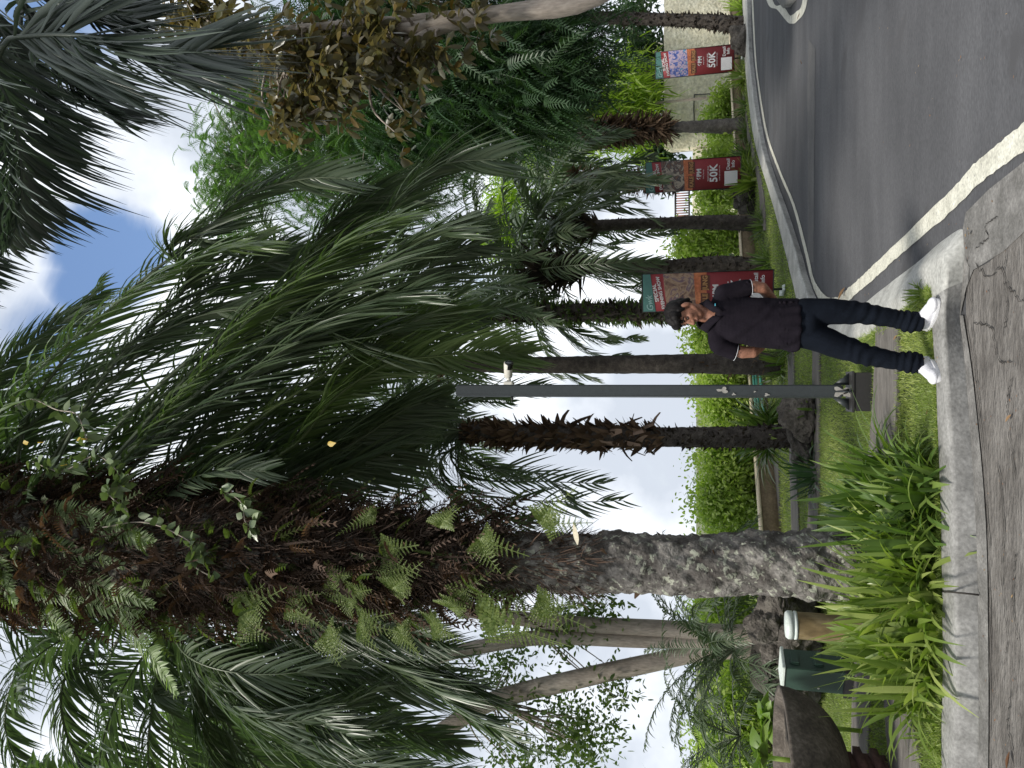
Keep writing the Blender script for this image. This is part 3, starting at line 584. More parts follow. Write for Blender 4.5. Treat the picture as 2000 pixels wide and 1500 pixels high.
# -- palm behind it to the left, petioles fanning out to the left
q = MB(); hang(q, sleeve(.44, 1, 2300, .24, .3, 9, .06, .014), .30, 9, .07, .017, 1.1); q.build("dead_ferns", M_fibre, root9)
q = MB(); hang(q, sleeve(.44, 1, 650, .28, .3, 9, .06, .014), .26, 9, .06, .018, .9); q.build("brown_ferns", M_dry, root9)
q = MB(); hang(q, sleeve(.42, 1, 700, .30, .3, 9, .06, .014), .24, 9, .055, .018, .8); q.build("small_ferns", M_fernd, root9)
b10 = P(404, 1560, 9.6); b10.z = -0.05
F10 = [
 [(330, 375), (280, 385), (200, 457), (119, 580), (95, 605), (60, 690)],
 [(330, 365), (280, 370), (175, 377), (105, 398), (28, 422), (-60, 500)],
 [(330, 340), (280, 345), (193, 335), (70, 342), (-60, 400)],
 [(330, 325), (260, 325), (140, 300), (0, 290), (-100, 330)],
 [(340, 420), (270, 500), (240, 650), (182, 800), (109, 912), (60, 1000)],
 [(340, 400), (240, 520), (190, 650), (160, 800), (150, 930)],
 [(340, 400), (220, 460), (140, 620), (80, 780), (40, 900)],
 [(340, 380), (200, 420), (80, 520), (10, 680), (-20, 860)],
 [(350, 300), (250, 180), (150, 120), (20, 150), (-80, 260)],
 [(350, 300), (270, 120), (200, 40), (80, 10), (-40, 60)],
 [(350, 300), (230, 220), (120, 200), (0, 250), (-60, 350)],
 [(350, 280), (320, 60), (260, -40), (120, -80), (0, -40)],
 [(340, 420), (300, 560), (280, 720), (250, 860)],
 [(340, 400), (170, 480), (60, 640), (-10, 800), (-40, 950)],
 [(340, 360), (180, 400), (40, 480), (-60, 620), (-100, 800)],
 [(340, 420), (280, 600), (220, 740), (200, 850), (130, 960)],
]
palm("tall palm behind the fern-covered trunk with petioles fanning left", b10, [P(404, 1200, 9.5), P(398, 850, 9.1), P(345, 420, 8.0)], [0.2, 0.17, 0.17, 0.22],
     fr=[(PX(f, 8.0, 8.0 + [-1.0, 0.2, 0.9, -0.4][i % 4]), dict(L=0.62, n=80, w=0.036, rr=0.03, droop=0.7, t0=0.22)) for i, f in enumerate(F10)],
     rnd_fronds=crown_fr(P(345, 400, 8.0), 20, 3.6, 9, el=(-20, 60), az=(30, 330), L=0.55, n=60, w=0.036), boots=[(0.85, 1.0, 120, 0.35, 0.06, 0.8, 0.6, 0.1)])
# -- a far left palm filling the upper left
palm("palm at the left edge with hanging dark fronds, behind the stone bowl", G(-120, 1600), [P(-60, 1000, 11), P(-40, 500, 11)], [0.2, 0.17, 0.2], mf=M_frondl,
     rnd_fronds=crown_fr(P(-40, 480, 11), 30, 4.4, 31, el=(-30, 75), az=(-80, 200), L=0.65, n=64, w=0.06), boots=[(0.85, 1.0, 80, 0.35, 0.06, 0.8, 0.6, 0.1)])

shagp = (1, 0.9, 0.6, 0.15)
# right-hand row, near to far
p8b = G(650, 1578); Y8 = p8b.y
palm("palm with shaggy brown leaf bases rising from a plant ring beside the grey post", p8b, [P(647, 1470, Y8), P(646, 1300, Y8), P(648, 1100, Y8), P(655, 960, Y8), P(657, 900, Y8)], [0.155, 0.135, 0.13, 0.15, 0.14, 0.12], mt=M_trunk, bump=0.015, rows=0.06, cols=8,
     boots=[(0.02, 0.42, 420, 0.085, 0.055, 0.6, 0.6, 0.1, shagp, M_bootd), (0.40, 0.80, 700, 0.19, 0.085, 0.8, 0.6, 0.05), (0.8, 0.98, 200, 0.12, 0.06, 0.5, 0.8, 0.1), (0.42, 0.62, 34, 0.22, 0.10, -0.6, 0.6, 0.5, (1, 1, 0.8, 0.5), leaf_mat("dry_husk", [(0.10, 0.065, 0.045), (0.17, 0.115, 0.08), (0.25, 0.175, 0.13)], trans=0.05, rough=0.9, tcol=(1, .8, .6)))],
     fr=[(PX(f, Y8, Y8 + dy), dict(L=0.55, n=60, w=0.035, rr=0.025, droop=0.5, gap=g)) for f, dy, g in [
        ([(657, 930), (657, 870), (660, 780), (690, 690), (740, 620)], -0.5, 0), ([(655, 930), (640, 830), (600, 740), (520, 690)], -0.4, 0), ([(655, 930), (700, 850), (760, 800), (800, 850)], 0.4, 0),
        ([(655, 930), (620, 850), (560, 850), (530, 960), (520, 1100), (522, 1220)], 0.3, 0.45), ([(655, 920), (610, 880), (565, 930), (560, 1060), (555, 1180)], 0.0, 0.5), ([(655, 930), (625, 900), (590, 960), (570, 1060), (500, 1140)], -0.3, 0.3),
        ([(657, 930), (700, 880), (730, 960), (745, 1060)], 0.2, 0.3), ([(655, 930), (600, 860), (540, 880), (500, 940)], -0.2, 0.1)]],
     rnd_fronds=crown_fr(P(657, 905, Y8), 12, 2.6, 8, el=(20, 80), L=0.45, n=50, w=0.035))
p7b = G(790, 1527); Y7 = p7b.y
palm("smooth dark-trunked palm directly behind the post and person", p7b, [P(790, 1400, Y7), P(788, 1200, Y7), P(787, 1000, Y7), P(790, 900, Y7), P(792, 850, Y7)], [0.22, 0.175, 0.165, 0.155, 0.15, 0.14], mt=M_trunk, bump=0.008, rows=0.05, cols=1,
     boots=[(0.0, 0.28, 90, 0.14, 0.03, 0.6, 0.8, 0.1), (0.86, 1, 160, 0.4, 0.07, 0.9, 0.6, 0.1)], rnd_fronds=crown_fr(P(792, 850, Y7), 20, 3.6, 14, el=(-15, 75), L=0.5, n=50, w=0.04))
p6b = G(893, 1506); Y6 = p6b.y
palm("mossy green-clad palm trunk behind the person's head", p6b, [P(893, 1400, Y6), P(890, 1200, Y6), P(888, 1000, Y6), P(890, 800, Y6), P(892, 700, Y6)], [0.17, 0.17, 0.18, 0.18, 0.16, 0.14],
     boots=[(0.15, 0.85, 1900, 0.17, 0.06, 0.1, 0.8, 0.3, shagp, M_hedged), (0.1, 0.8, 600, 0.17, 0.07, 0.4, 0.8, 0.1, shagp, M_bootd)], rnd_fronds=crown_fr(P(892, 700, Y6), 22, 4.2, 22, el=(-25, 75), L=0.55, n=50, w=0.045))
p5b = G(975, 1497); Y5 = p5b.y
palm("palm between two banners, wide cone of dark leaf bases under its crown", p5b, [P(982, 1400, Y5), P(980, 1300, Y5), P(980, 1180, Y5), P(975, 1100, Y5), P(972, 1050, Y5)], [0.20, 0.19, 0.12, 0.12, 0.16, 0.2],
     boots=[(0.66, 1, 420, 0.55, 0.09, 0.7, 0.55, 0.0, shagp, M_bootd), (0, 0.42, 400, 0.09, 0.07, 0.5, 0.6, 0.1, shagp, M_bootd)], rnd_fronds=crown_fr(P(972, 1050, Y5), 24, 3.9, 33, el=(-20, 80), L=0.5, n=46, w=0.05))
p4b = G(1062, 1484); Y4 = p4b.y
palm("slim palm with knobbly dark trunk left of the middle banner", p4b, [P(1066, 1400, Y4), P(1063, 1250, Y4), P(1058, 1160, Y4), P(1052, 1100, Y4)], [0.17, 0.15, 0.11, 0.12, 0.16], mt=M_trunk,
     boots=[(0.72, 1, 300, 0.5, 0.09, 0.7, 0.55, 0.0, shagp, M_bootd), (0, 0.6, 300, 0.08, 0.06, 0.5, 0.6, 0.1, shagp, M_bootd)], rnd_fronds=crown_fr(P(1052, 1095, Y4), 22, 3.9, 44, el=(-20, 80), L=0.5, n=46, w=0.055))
p3b = G(1143, 1466); Y3 = p3b.y
palm("shaggy palm trunk directly behind the middle banner", p3b, [P(1143, 1350, Y3), P(1145, 1250, Y3), P(1147, 1150, Y3), P(1150, 1095, Y3)], [0.18, 0.16, 0.2, 0.22, 0.2],
     boots=[(0.3, 0.97, 650, 0.28, 0.07, 0.3, 0.8, 0.1)], rnd_fronds=crown_fr(P(1150, 1090, Y3), 18, 3.8, 55, el=(-10, 70), L=0.5, n=46, w=0.055))
p2b = G(1254, 1455); Y2 = p2b.y
palm("thin grey palm with thick skirt of dead leaves, between the two right banners", p2b, [P(1253, 1380, Y2), P(1250, 1290, Y2), P(1244, 1200, Y2), P(1238, 1130, Y2)], [0.24, 0.17, 0.13, 0.2, 0.2], mt=M_trunkg,
     boots=[(0.45, 0.98, 1100, 0.42, 0.09, -0.2, 0.75, 0.2)], fr=[(PX([(1240, 1140), (1225, 1090), (1180, 1050), (1110, 1080), (1060, 1150)], Y2, Y2 - 1), dict(L=0.7, n=60, w=0.06, droop=0.6)), (PX([(1240, 1140), (1200, 1080), (1150, 1030), (1080, 1000), (1010, 1030)], Y2, Y2 - .5), dict(L=0.7, n=60, w=0.06, droop=0.6))],
     rnd_fronds=crown_fr(P(1238, 1130, Y2), 16, 4.2, 66, el=(0, 70), L=0.5, n=46, w=0.06))
p1b = G(1450, 1452); Y1 = p1b.y
palm("knobbly dark palm trunk at far right before the cream wall", p1b, [P(1458, 1380, Y1), P(1462, 1280, Y1), P(1466, 1150, Y1), P(1466, 1050, Y1)], [0.25, 0.18, 0.17, 0.19, 0.2],
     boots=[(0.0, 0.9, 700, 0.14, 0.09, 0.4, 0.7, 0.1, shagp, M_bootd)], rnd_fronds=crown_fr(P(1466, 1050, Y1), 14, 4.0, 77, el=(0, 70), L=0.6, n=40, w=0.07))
# -- palm just outside the frame on the right whose fronds hang into the top
pr = Vector((4.6, 2.6, ZR))
rootR = thing("palm_tree", "near palm whose grey-green fronds hang into the frame's upper right", "palm tree", tuple(pr), "palm trees along the lawn and road")
mb = MB(); trunk_mesh(mb, [pr, (4.6, 2.7, 3), (4.5, 2.8, 5.6)], [0.25, 0.2, 0.18], bump=0.01, rows=0.06, cols=1); mb.build("trunk", M_trunkg, rootR, smooth=True)
top = Vector((4.5, 2.8, 5.6))
FR = [([(1412, -60), (1425, 20), (1432, 110), (1424, 200), (1400, 270), (1395, 330), (1398, 385)], 3.9, 0.80),
      ([(1560, -160), (1380, -120), (1200, -110), (1060, -90), (960, -40)], 4.2, 0.62),
      ([(1600, -60), (1420, -40), (1290, 20), (1180, 40), (1090, 40), (1020, 20)], 3.9, 0.66),
      ([(1600, -100), (1400, -90), (1250, -60), (1130, -40), (1040, -30)], 4.4, 0.70),
      ([(1600, 0), (1500, 40), (1400, 100), (1330, 160), (1270, 230)], 4.3, 0.6),
      ([(1620, 0), (1540, 60), (1490, 150), (1475, 210), (1465, 260)], 4.2, 0.5),
      ([(1420, -160), (1180, -160), (1000, -110), (900, -60)], 4.8, 0.5),
      ([(1600, -40), (1480, -20), (1380, 40), (1300, 90), (1210, 120)], 4.6, 0.62),
      ([(1620, -200), (1400, -220), (1150, -200), (950, -140), (850, -90)], 4.6, 0.6)]
for f, yd, L_ in FR:
    pts = [top] + PX(f, yd - 0.2, yd); q = MB(); frond(q, pts, L=L_ * .86, n=95, w=0.033, rr=0.022, droop=0.75, t0=0.3, ang=0.5); q.build("frond", M_frondd, rootR)

# ------------------------------------------------------------------ ferns, vines on the foreground palm
def fern(label, path, dy, L, n, w, m, group="ferns growing on the foreground palm trunk"):
    pts = PX(path, Y9 - dy[0], Y9 - dy[1]); root = thing("fern", label, "fern", tuple(pts[0]), group)
    q = MB(); frond(q, pts, L=L, n=n, w=w, rr=0.006, droop=0.12, ang=0.30, lift=-0.1, t0=0.05, ref=(0.1, -1, 0.25)); q.build("fern_frond", m, root)
    return root, pts
long_ferns = [
 ("longest pale fern arching down the top of the fern-covered trunk", [(455, 20), (445, 70), (420, 150), (395, 240)], (0.55, 0.6)),
 ("pale fern lying across the trunk's top-left, second from outside", [(400, 110), (375, 160), (345, 220), (318, 300)], (0.55, 0.6)),
 ("pale fern at the outer left of the upper trunk, nearly upright", [(345, 60), (335, 120), (315, 200), (300, 280)], (0.5, 0.5)),
 ("dark fern near the trunk's upper right below the crown", [(490, 70), (500, 120), (495, 170), (478, 210)], (0.5, 0.55)),
 ("thin bright fern frond sticking out left, drooping below the petioles", [(290, 228), (260, 260), (215, 300), (142, 345)], (0.4, 0.9)),
 ("short pale fern sprig at the very top left of the trunk", [(330, 70), (300, 90), (275, 115), (248, 142)], (0.3, 0.6)),
 ("pale fern partly behind the longest one, its tip at the vine", [(470, 170), (470, 210), (450, 260), (440, 300)], (0.55, 0.6)),
 ("bright fern at the picture's top edge over the leaf bases", [(440, -20), (400, 0), (360, 10), (320, 30)], (0.55, 0.7))]
for i, (lb, p_, dy) in enumerate(long_ferns): fern(lb, p_, dy, 0.15, 52, 0.026, M_fernp)
tri_ferns = [((380, 640), (372, 690), "tiny lacy fern in the dark centre of the sleeve"), ((290, 700), (262, 755), "curled lacy fern between two larger ones on the left flank"), ((320, 880), (345, 950), "lacy fern just right of the largest left-hand one"), ((470, 860), (500, 905), "small green fern on the right flank above the bark"), ((345, 690), (330, 745), "short lacy fern in shade, left of centre"), ((425, 745), (418, 820), "small lacy fern in the middle of the brown fibres"), ((350, 765), (352, 850), "pointed lacy fern left of the middle, over dark fibres"), ((455, 935), (422, 1015), "lacy green fern at the trunk's right just above the bare bark"),
             ((305, 925), (290, 1055), "largest bright fern at the trunk's left above the grey tree trunks"), ((275, 640), (245, 710), "curling yellow-green fern at the left edge of the fibres"), ((335, 560), (300, 620), "bright fern spray at left below the petioles"),
             ((290, 840), (270, 900), "mid green fern just above the largest one"), ((300, 470), (315, 560), "yellow-green fern high on the left flank"), ((500, 740), (470, 700), "small dull fern near the right flank of the fibres"), ((285, 780), (240, 830), "drooping fern at outer left amid dark fronds"), ((330, 1045), (300, 1130), "sparse small fern hanging left of the bare bark"), ((480, 1050), (520, 1130), "thin fern sprig on the trunk's right edge near the pale bracket")]
for (a, b_, lb) in tri_ferns:
    root = thing("fern", lb, "fern", tuple(P(*a, Y9 - 0.4)), "ferns growing on the foreground palm trunk")
    q = MB(); A = P(*a, Y9 - 0.38); B = P(*b_, Y9 - 0.62); Ln = (B - A).length
    for k in range(3):
        sd = Vector((random.gauss(0, .33), random.gauss(-.2, .25), random.gauss(.05, .25))) * Ln
        pts = [A, A.lerp(B, .4) + sd * .4 + Vector((0, -.04, .02)), B + sd]
        c = spline(pts, 14)
        q.tube(c, 0.003, 4, tint=0.6, cap=False)
        for j in range(2, 13, 1):      # side pinnae, each a small feather
            T = Vector(c[j + 1] - c[j - 1]).normalized(); Sx = T.cross(Vector((0, 1, 0.2))).normalized()
            for s_ in (-1, 1):
                L2 = Ln * 0.36 * (1 - (j - 2) / 12.5); D = (Sx * s_ + T * 0.45).normalized()
                m_ = 7; p0 = np.array([tuple(Vector(c[j]) + D * L2 * i / m_) for i in range(m_)]); dd = []
                for sg in (-1, 1):
                    d = (D * 0.5 + D.cross(Vector((0, 1, 0.3))).normalized() * sg)
                    q.strips(p0, np.tile(tuple(d), (m_, 1)) + rng.normal(size=(m_, 3)) * 0.15, L2 * 0.17 * np.linspace(1, .3, m_), L2 * 0.13, N=np.tile((0.1, -1, 0.4), (m_, 1)), prof=(0.8, 1, 0.1))
    q.build("fern_frond", M_fern, root)
def leafset(mb, pts, L, n, W, droop=0.25, D=None):
    pts = np.array([tuple(p) for p in pts]); k = rng.integers(0, len(pts), n); D = rng.normal(size=(n, 3)) * (1, 1, 0.6) + (0, -0.3, -0.3) if D is None else D
    mb.strips(pts[k] + rng.normal(size=(n, 3)) * 0.02, D, L * rng.uniform(0.6, 1.2, n), W * rng.uniform(0.7, 1.2, n), droop=droop, prof=(0.15, 0.85, 1.0, 0.6, 0.05), fold=0.15)
vines = [("glossy-leaved climbing vine trailing down the upper trunk's front", [(470, 200), (480, 280), (455, 350), (420, 390), (395, 380), (370, 420)], 60, (0.6, 0.7)),
         ("vine with larger leaves hanging at the trunk's right among palm fronds", [(600, 60), (580, 120), (610, 190), (560, 240), (540, 210), (500, 250)], 80, (0.4, 0.9)),
         ("leafy vine sprig against the sky at the crown's right", [(700, 20), (720, 60), (700, 110), (690, 150), (640, 170)], 46, (0.0, 0.9)),
         ("thin vine at mid trunk with few broad leaves", [(545, 430), (520, 470), (480, 480), (470, 500)], 26, (0.55, 0.6))]
for lb, path, n_, dy in vines:
    pts = spline(PX(path, Y9 - dy[0], Y9 - dy[1]), 40); root = thing("climbing_vine", lb, "vine", tuple(pts[0]), "vines on the foreground palm")
    q = MB(); q.tube(pts, 0.006, 5, tint=0.2); q.build("stem", M_smooth, root)
    q = MB(); leafset(q, pts, 0.13, n_, 0.075); q.build("leaves", M_vine, root)
q = MB(); yp = PX([(634, 45), (640, 150), (590, 120), (634, 75), (640, 160), (632, 640)], Y9 - 0.8, Y9 - 0.9)
for i, p_ in enumerate(yp):
    q = MB(); q.strips([tuple(p_)], [(0.2, -0.3, -1)], 0.085, 0.05, droop=0.1, prof=(0.2, 0.9, 1, 0.5, 0.05), fold=0.2)
    tag(q.build("yellow_leaf", M_yellow, loc=tuple(p_)), ["yellow leaf caught in the fronds, topmost", "yellow-orange leaf hanging right of the vine", "small amber leaf nearest the thick trunk", "yellow leaf between fronds near the sky edge", "bright yellow leaf below the sky-side vine sprig", "yellow leaf low in the hanging fronds"][i], "leaf", "yellow leaves caught in the palm")
# pale bracket on the trunk
bp = P(450, 1128, Y9 - 0.26); q = MB(); q.strips([tuple(bp + Vector((-.06, 0, 0)))], [(1, -0.35, 0.12)], 0.22, 0.05, N=[(0, -1, 0.3)], prof=(0.2, .9, 1, .6, .15)); 
tag(q.build("leaf_stub", plain("pale_stub", (0.6, 0.55, 0.42), 0.6), loc=tuple(bp)), "pale boat-shaped leaf stub sticking out of the lichened trunk", "leaf stub")

def leaves(mb, C, n, R_, L, W, droop=0.3, prof=(0.2, 0.9, 1.0, 0.1), fold=0.0, up=0.2, sq=1.0):
    C = np.asarray(C); k = rng.integers(0, len(C), n); p = C[k] + rng.normal(size=(n, 3)) * R_ * (1, 1, sq)
    mb.strips(p, rng.normal(size=(n, 3)) + (0, 0, up), L * rng.uniform(0.6, 1.2, n), W * rng.uniform(0.7, 1.2, n), droop=droop, prof=prof, fold=fold)
def clumps(ell, n):               # ell: (u, v, ru, rv, Y, rY)
    o = []; wts = np.array([e[2] * e[3] for e in ell]); wts = wts / wts.sum()
    for i in range(n):
        e = ell[rng.choice(len(ell), p=wts)]; a = rng.normal(size=3); a /= np.linalg.norm(a); a *= rng.random() ** 0.45
        o.append(tuple(P(e[0] + a[0] * e[2], e[1] + a[2] * e[3], e[4] + a[1] * e[5])))
    return np.array(o)
def branches(mb, base, C, r0=0.1, r1=0.012, frac=1.0, sag=0.1):
    base = [Vector(b_) for b_ in base]
    for c in C:
        if random.random() > frac: continue
        c = Vector(c); b_ = min(base, key=lambda q: (q - c).length); m = b_.lerp(c, 0.5) + Vector((random.gauss(0, .1), random.gauss(0, .1), (c - b_).length * sag))
        mb.tube(spline([b_, m, c], 8), np.linspace(r0, r1, 8), 5, cap=False)
def tree(name, label, cat, base, limbs, C, mleaf, fill, mt=M_smooth, r0=0.03, frac=1.0, rt=0.18, group=None):
    root = thing(name, label, cat, tuple(base), group)
    mb = MB(); nodes = []
    for i, l in enumerate(limbs):
        c = spline([base if i == 0 else limbs[0][min(1, len(limbs[0]) - 1)]] + l, 22); mb.tube(c, np.linspace(rt * (1 if i == 0 else .6), rt * 0.3, 22), 10); nodes += [Vector(p_) for p_ in c[5:]]
    branches(mb, nodes, C, r0, 0.006, frac); mb.build("trunk", mt, root, smooth=True)
    q = MB(); fill(q); q.build("crown", mleaf, root)
    return root
# feathery tree, centre right
Cf = clumps([(1220, 520, 150, 130, 15, 1.5), (1170, 640, 130, 120, 15, 1.5), (1300, 650, 130, 150, 15, 2), (1150, 430, 90, 60, 15, 1), (1060, 440, 50, 50, 15, 1), (1130, 820, 100, 90, 16, 1.2), (1330, 480, 80, 90, 15, 1)], 230)
tree("feathery_tree", "tall feathery-leaved tree against white sky, right of the palm fronds", "tree", G(1780, 1490), [[P(1500, 1100, 15.5), P(1300, 800, 15), P(1230, 600, 15)], [P(1290, 700, 15), P(1180, 500, 15)], [P(1250, 850, 15.5), P(1130, 800, 16)]], Cf, M_feather,
     lambda q: sprays(q, Cf, 5600, 0.26, 0.42, 11, 0.085, 0.017, 0.9), frac=0.8, r0=0.03)
# dark dense ferny tree
Cd = clumps([(1330, 800, 150, 130, 12.5, 1.2), (1410, 950, 130, 140, 12.5, 1.2), (1300, 950, 90, 130, 12.5, 1), (1250, 760, 90, 80, 13, 1), (1450, 1120, 60, 60, 12, .8), (1360, 1080, 60, 50, 12, .8), (1460, 700, 70, 200, 12.5, 1)], 260)
tree("drooping_tree", "dark green tree with drooping ferny sprays over the cream wall", "tree", Vector((9.5, 12.5, -.1)), [[P(1650, 1100, 12.5), P(1450, 850, 12.5), P(1350, 780, 12.5)], [P(1550, 950, 12.5), P(1420, 1050, 12.3)]], Cd, M_featherd,
     lambda q: sprays(q, Cd, 7500, 0.28, 0.46, 11, 0.12, 0.022, 0.9, dirs=np.array([-0.5, 0, -0.2])), r0=0.03, frac=0.6)
# yellow-green bamboo
Cb = clumps([(1270, 1150, 70, 100, 28.3, 1), (1320, 1080, 60, 70, 28.3, 1), (1230, 1230, 60, 50, 28.3, 1), (1200, 1050, 70, 60, 28.5, 1), (1080, 980, 90, 60, 28.5, 1), (1330, 1230, 70, 60, 28.5, 1)], 150)
tree("bamboo_clump", "bright yellow-green bamboo behind the right-hand palms", "bamboo", Vector((10.6, 28.4, -.1)), [[P(1290, 1200, 28.3), P(1270, 1050, 28.3)], [P(1240, 1180, 28.3), P(1100, 980, 28.5)]], Cb, M_bamboo,
     lambda q: leaves(q, Cb, 11000, 0.36, 0.50, 0.07, droop=0.6, prof=(0.4, 1, 0.7, 0.05)), rt=0.06, r0=0.02)
# dark shrubbery above the cream wall
Cw = clumps([(1300, 1262, 90, 36, 31, 1), (1200, 1280, 60, 30, 31, 1), (1420, 1240, 90, 50, 31, 1)], 70)
tree("shrub", "dark leafy hedge growing over the top of the cream wall", "shrub", Vector((12, 31.5, 0)), [[P(1330, 1290, 31), P(1300, 1260, 31)]], Cw, M_featherd, lambda q: leaves(q, Cw, 6000, 0.35, 0.22, 0.12), rt=0.08)
# tropical almond with coppery leaves
Ca = clumps([(1400, 560, 100, 140, 8, .7), (1330, 640, 100, 110, 8, .7), (1430, 400, 70, 80, 8, .5), (1430, 740, 80, 110, 8, .6), (1360, 800, 60, 70, 8, .6), (1470, 920, 40, 50, 8, .5), (1270, 560, 40, 60, 7.8, .3), (1380, 880, 40, 40, 8, .4), (1470, 350, 50, 40, 8, .3), (1440, 420, 60, 60, 8, .3), (1400, 640, 80, 80, 8, .5), (1250, 790, 40, 30, 8, .3)], 150)
def almond(q):
    k = 640; c = Ca[rng.integers(0, len(Ca), k)] + rng.normal(size=(k, 3)) * 0.13
    for i in range(k):
        m = rng.integers(4, 8); a = np.arange(m) / m * 2 * np.pi + rng.random() * 6; ax = rng.normal(size=3) * 0.5 + (0, 0, -0.2)
        D = np.c_[np.cos(a), np.sin(a), rng.normal(size=m) * 0.35 - 0.2] + ax * 0.5
        q.strips(np.tile(c[i], (m, 1)), D, rng.uniform(0.10, 0.20, m), rng.uniform(0.055, 0.085, m), droop=0.35, prof=(0.12, 0.45, 0.85, 1.0, 0.25), fold=0.2, tint=np.clip(rng.normal(0.45, .28, m), 0, 1))
tree("almond_tree", "tree with large coppery brown leaves at the right edge", "tree", Vector((6.3, 7.6, ZR)), [[P(1640, 1320, 7.8), P(1500, 1150, 8), P(1470, 960, 8), P(1430, 700, 8), P(1400, 480, 8)], [P(1440, 850, 8), P(1340, 720, 8)], [P(1470, 900, 8), P(1440, 520, 8)]], Ca, M_almond, almond, mt=M_smooth, r0=0.022, rt=0.14)
# pinkish trunks clump at left with its shrub of dark fronds
gt = P(255, 1445, 12.8); gt.z = -0.05
root = thing("forked_tree", "cluster of smooth pinkish grey trunks left of the thick palm", "tree", tuple(gt))
for path, r_ in (([(262, 1500), (262, 1420), (272, 1300), (280, 1150), (290, 1030), (310, 900)], (0.17, 0.145, 0.13, 0.12)), ([(246, 1500), (248, 1400), (250, 1250), (255, 1060), (235, 930), (215, 850)], (0.14, 0.13, 0.13, 0.11)), ([(235, 1500), (228, 1380), (205, 1270), (172, 1120), (130, 960), (70, 860)], (0.16, 0.15, 0.165, 0.15))):
    q = MB(); c = spline(PX(path, 12.8, 12.6), 40); q.tube(c, np.interp(np.linspace(0, 1, 40), np.linspace(0, 1, 4), r_), 14); q.build("trunk", M_smooth, root, smooth=True)
q = MB(); Cg = clumps([(130, 1080, 70, 60, 13, 1), (60, 1130, 60, 70, 13, 1), (190, 960, 60, 50, 13, 1), (270, 1100, 25, 60, 13, .5), (310, 1150, 30, 60, 13, .5), (150, 1200, 50, 40, 13, 1), (20, 1000, 60, 60, 13, 1)], 60)
branches(q, [P(215, 900, 12.6), P(130, 960, 12.6), P(100, 910, 12.6), P(290, 1030, 12.8)], Cg, 0.02, 0.005, 1, 0.0); q.build("branches", M_smooth, root)
q = MB(); leaves(q, Cg, 3800, 0.22, 0.11, 0.055); q.build("crown", M_hedged, root)

def shrub(label, ell, n, m=M_hedge, L=0.14, W=0.06, cl=40, group="green shrubs behind the low wall", r=0.22, name="shrub"):
    C = clumps(ell, cl); b_ = C.mean(0); base = Vector((b_[0], b_[1], 0))
    root = thing(name, label, "shrub", tuple(base), group)
    q = MB(); branches(q, [base], C, 0.02, 0.006, 1, 0.05); q.build("stems", M_smooth, root)
    q = MB(); leaves(q, C, n, r, L, W); q.build("foliage", m, root)
shrub("bright green shrub against the wall between the right banners", [(1265, 1412, 60, 28, 27, .6)], 5600, L=0.165, W=0.072)
shrub("round bright shrub right behind the middle banner", [(1150, 1408, 70, 36, 24, .6)], 7200, L=0.165, W=0.072)
shrub("tall light green shrub left of the palm beside the railing", [(1030, 1390, 50, 62, 22, .6), (1010, 1350, 30, 30, 22, .5)], 7200, L=0.150, W=0.058)
shrub("bushy shrub behind the person's shoulder", [(850, 1410, 50, 50, 18.5, .6), (815, 1400, 40, 40, 18.5, .5)], 6400, L=0.128, W=0.054)
shrub("dense bright hedge section behind the grey post", [(740, 1415, 60, 50, 18, .8), (700, 1410, 50, 46, 18, .8), (780, 1420, 40, 46, 18, .6)], 12000, L=0.120, W=0.054)
shrub("big loose shrub right of the thick palm trunk, above the low wall", [(560, 1415, 90, 52, 16.5, .8), (510, 1430, 60, 52, 16.5, .8), (600, 1440, 50, 45, 16.5, .6)], 14400, L=0.112, W=0.050)
shrub("shrub seen between the thick palm and the grey trunks", [(310, 1410, 70, 50, 16, .7), (240, 1430, 60, 40, 16, .7)], 8000, L=0.112, W=0.050)
shrub("shrubbery at the left edge behind the bowl", [(90, 1420, 110, 50, 14, .8), (20, 1440, 90, 50, 14, .8)], 12800, L=0.112, W=0.050)
shrub("long dull green shrub continuing the hedge at far left", [(-150, 1420, 160, 60, 14, 1)], 4800, L=0.150, W=0.072)
shrub("dark mixed shrub hidden partly by the person, beside the palm base", [(930, 1420, 60, 50, 20, .8)], 4900, m=M_hedged, L=0.17, W=0.07)
# fan of dark fronds at the foot of the pinkish trunks
def cycad(label, c, n, L, seed, m=M_frond, el=(0, 75), Ll=0.25, nn=40, w=0.02, az=(0, 360), group="rosettes of fronds and blades at the palms' feet"):
    root = thing("palm_shrub", label, "palm shrub", tuple(c), group)
    for pts, d in crown_fr(Vector(c) + Vector((0, 0, .1)), n, L, seed, el=el, drop=(40, 100), L=Ll, n=nn, w=w, rr=0.01, az=az):
        q = MB(); frond(q, pts, **d); q.build("frond", m, root)
cycad("bushy dark palm shrub at the foot of the pinkish trunks", P(230, 1450, 10.5), 26, 1.9, 91)
cycad("feathery palm shrub spreading fronds at the left edge", P(60, 1460, 11), 22, 2.2, 92, m=M_frond)
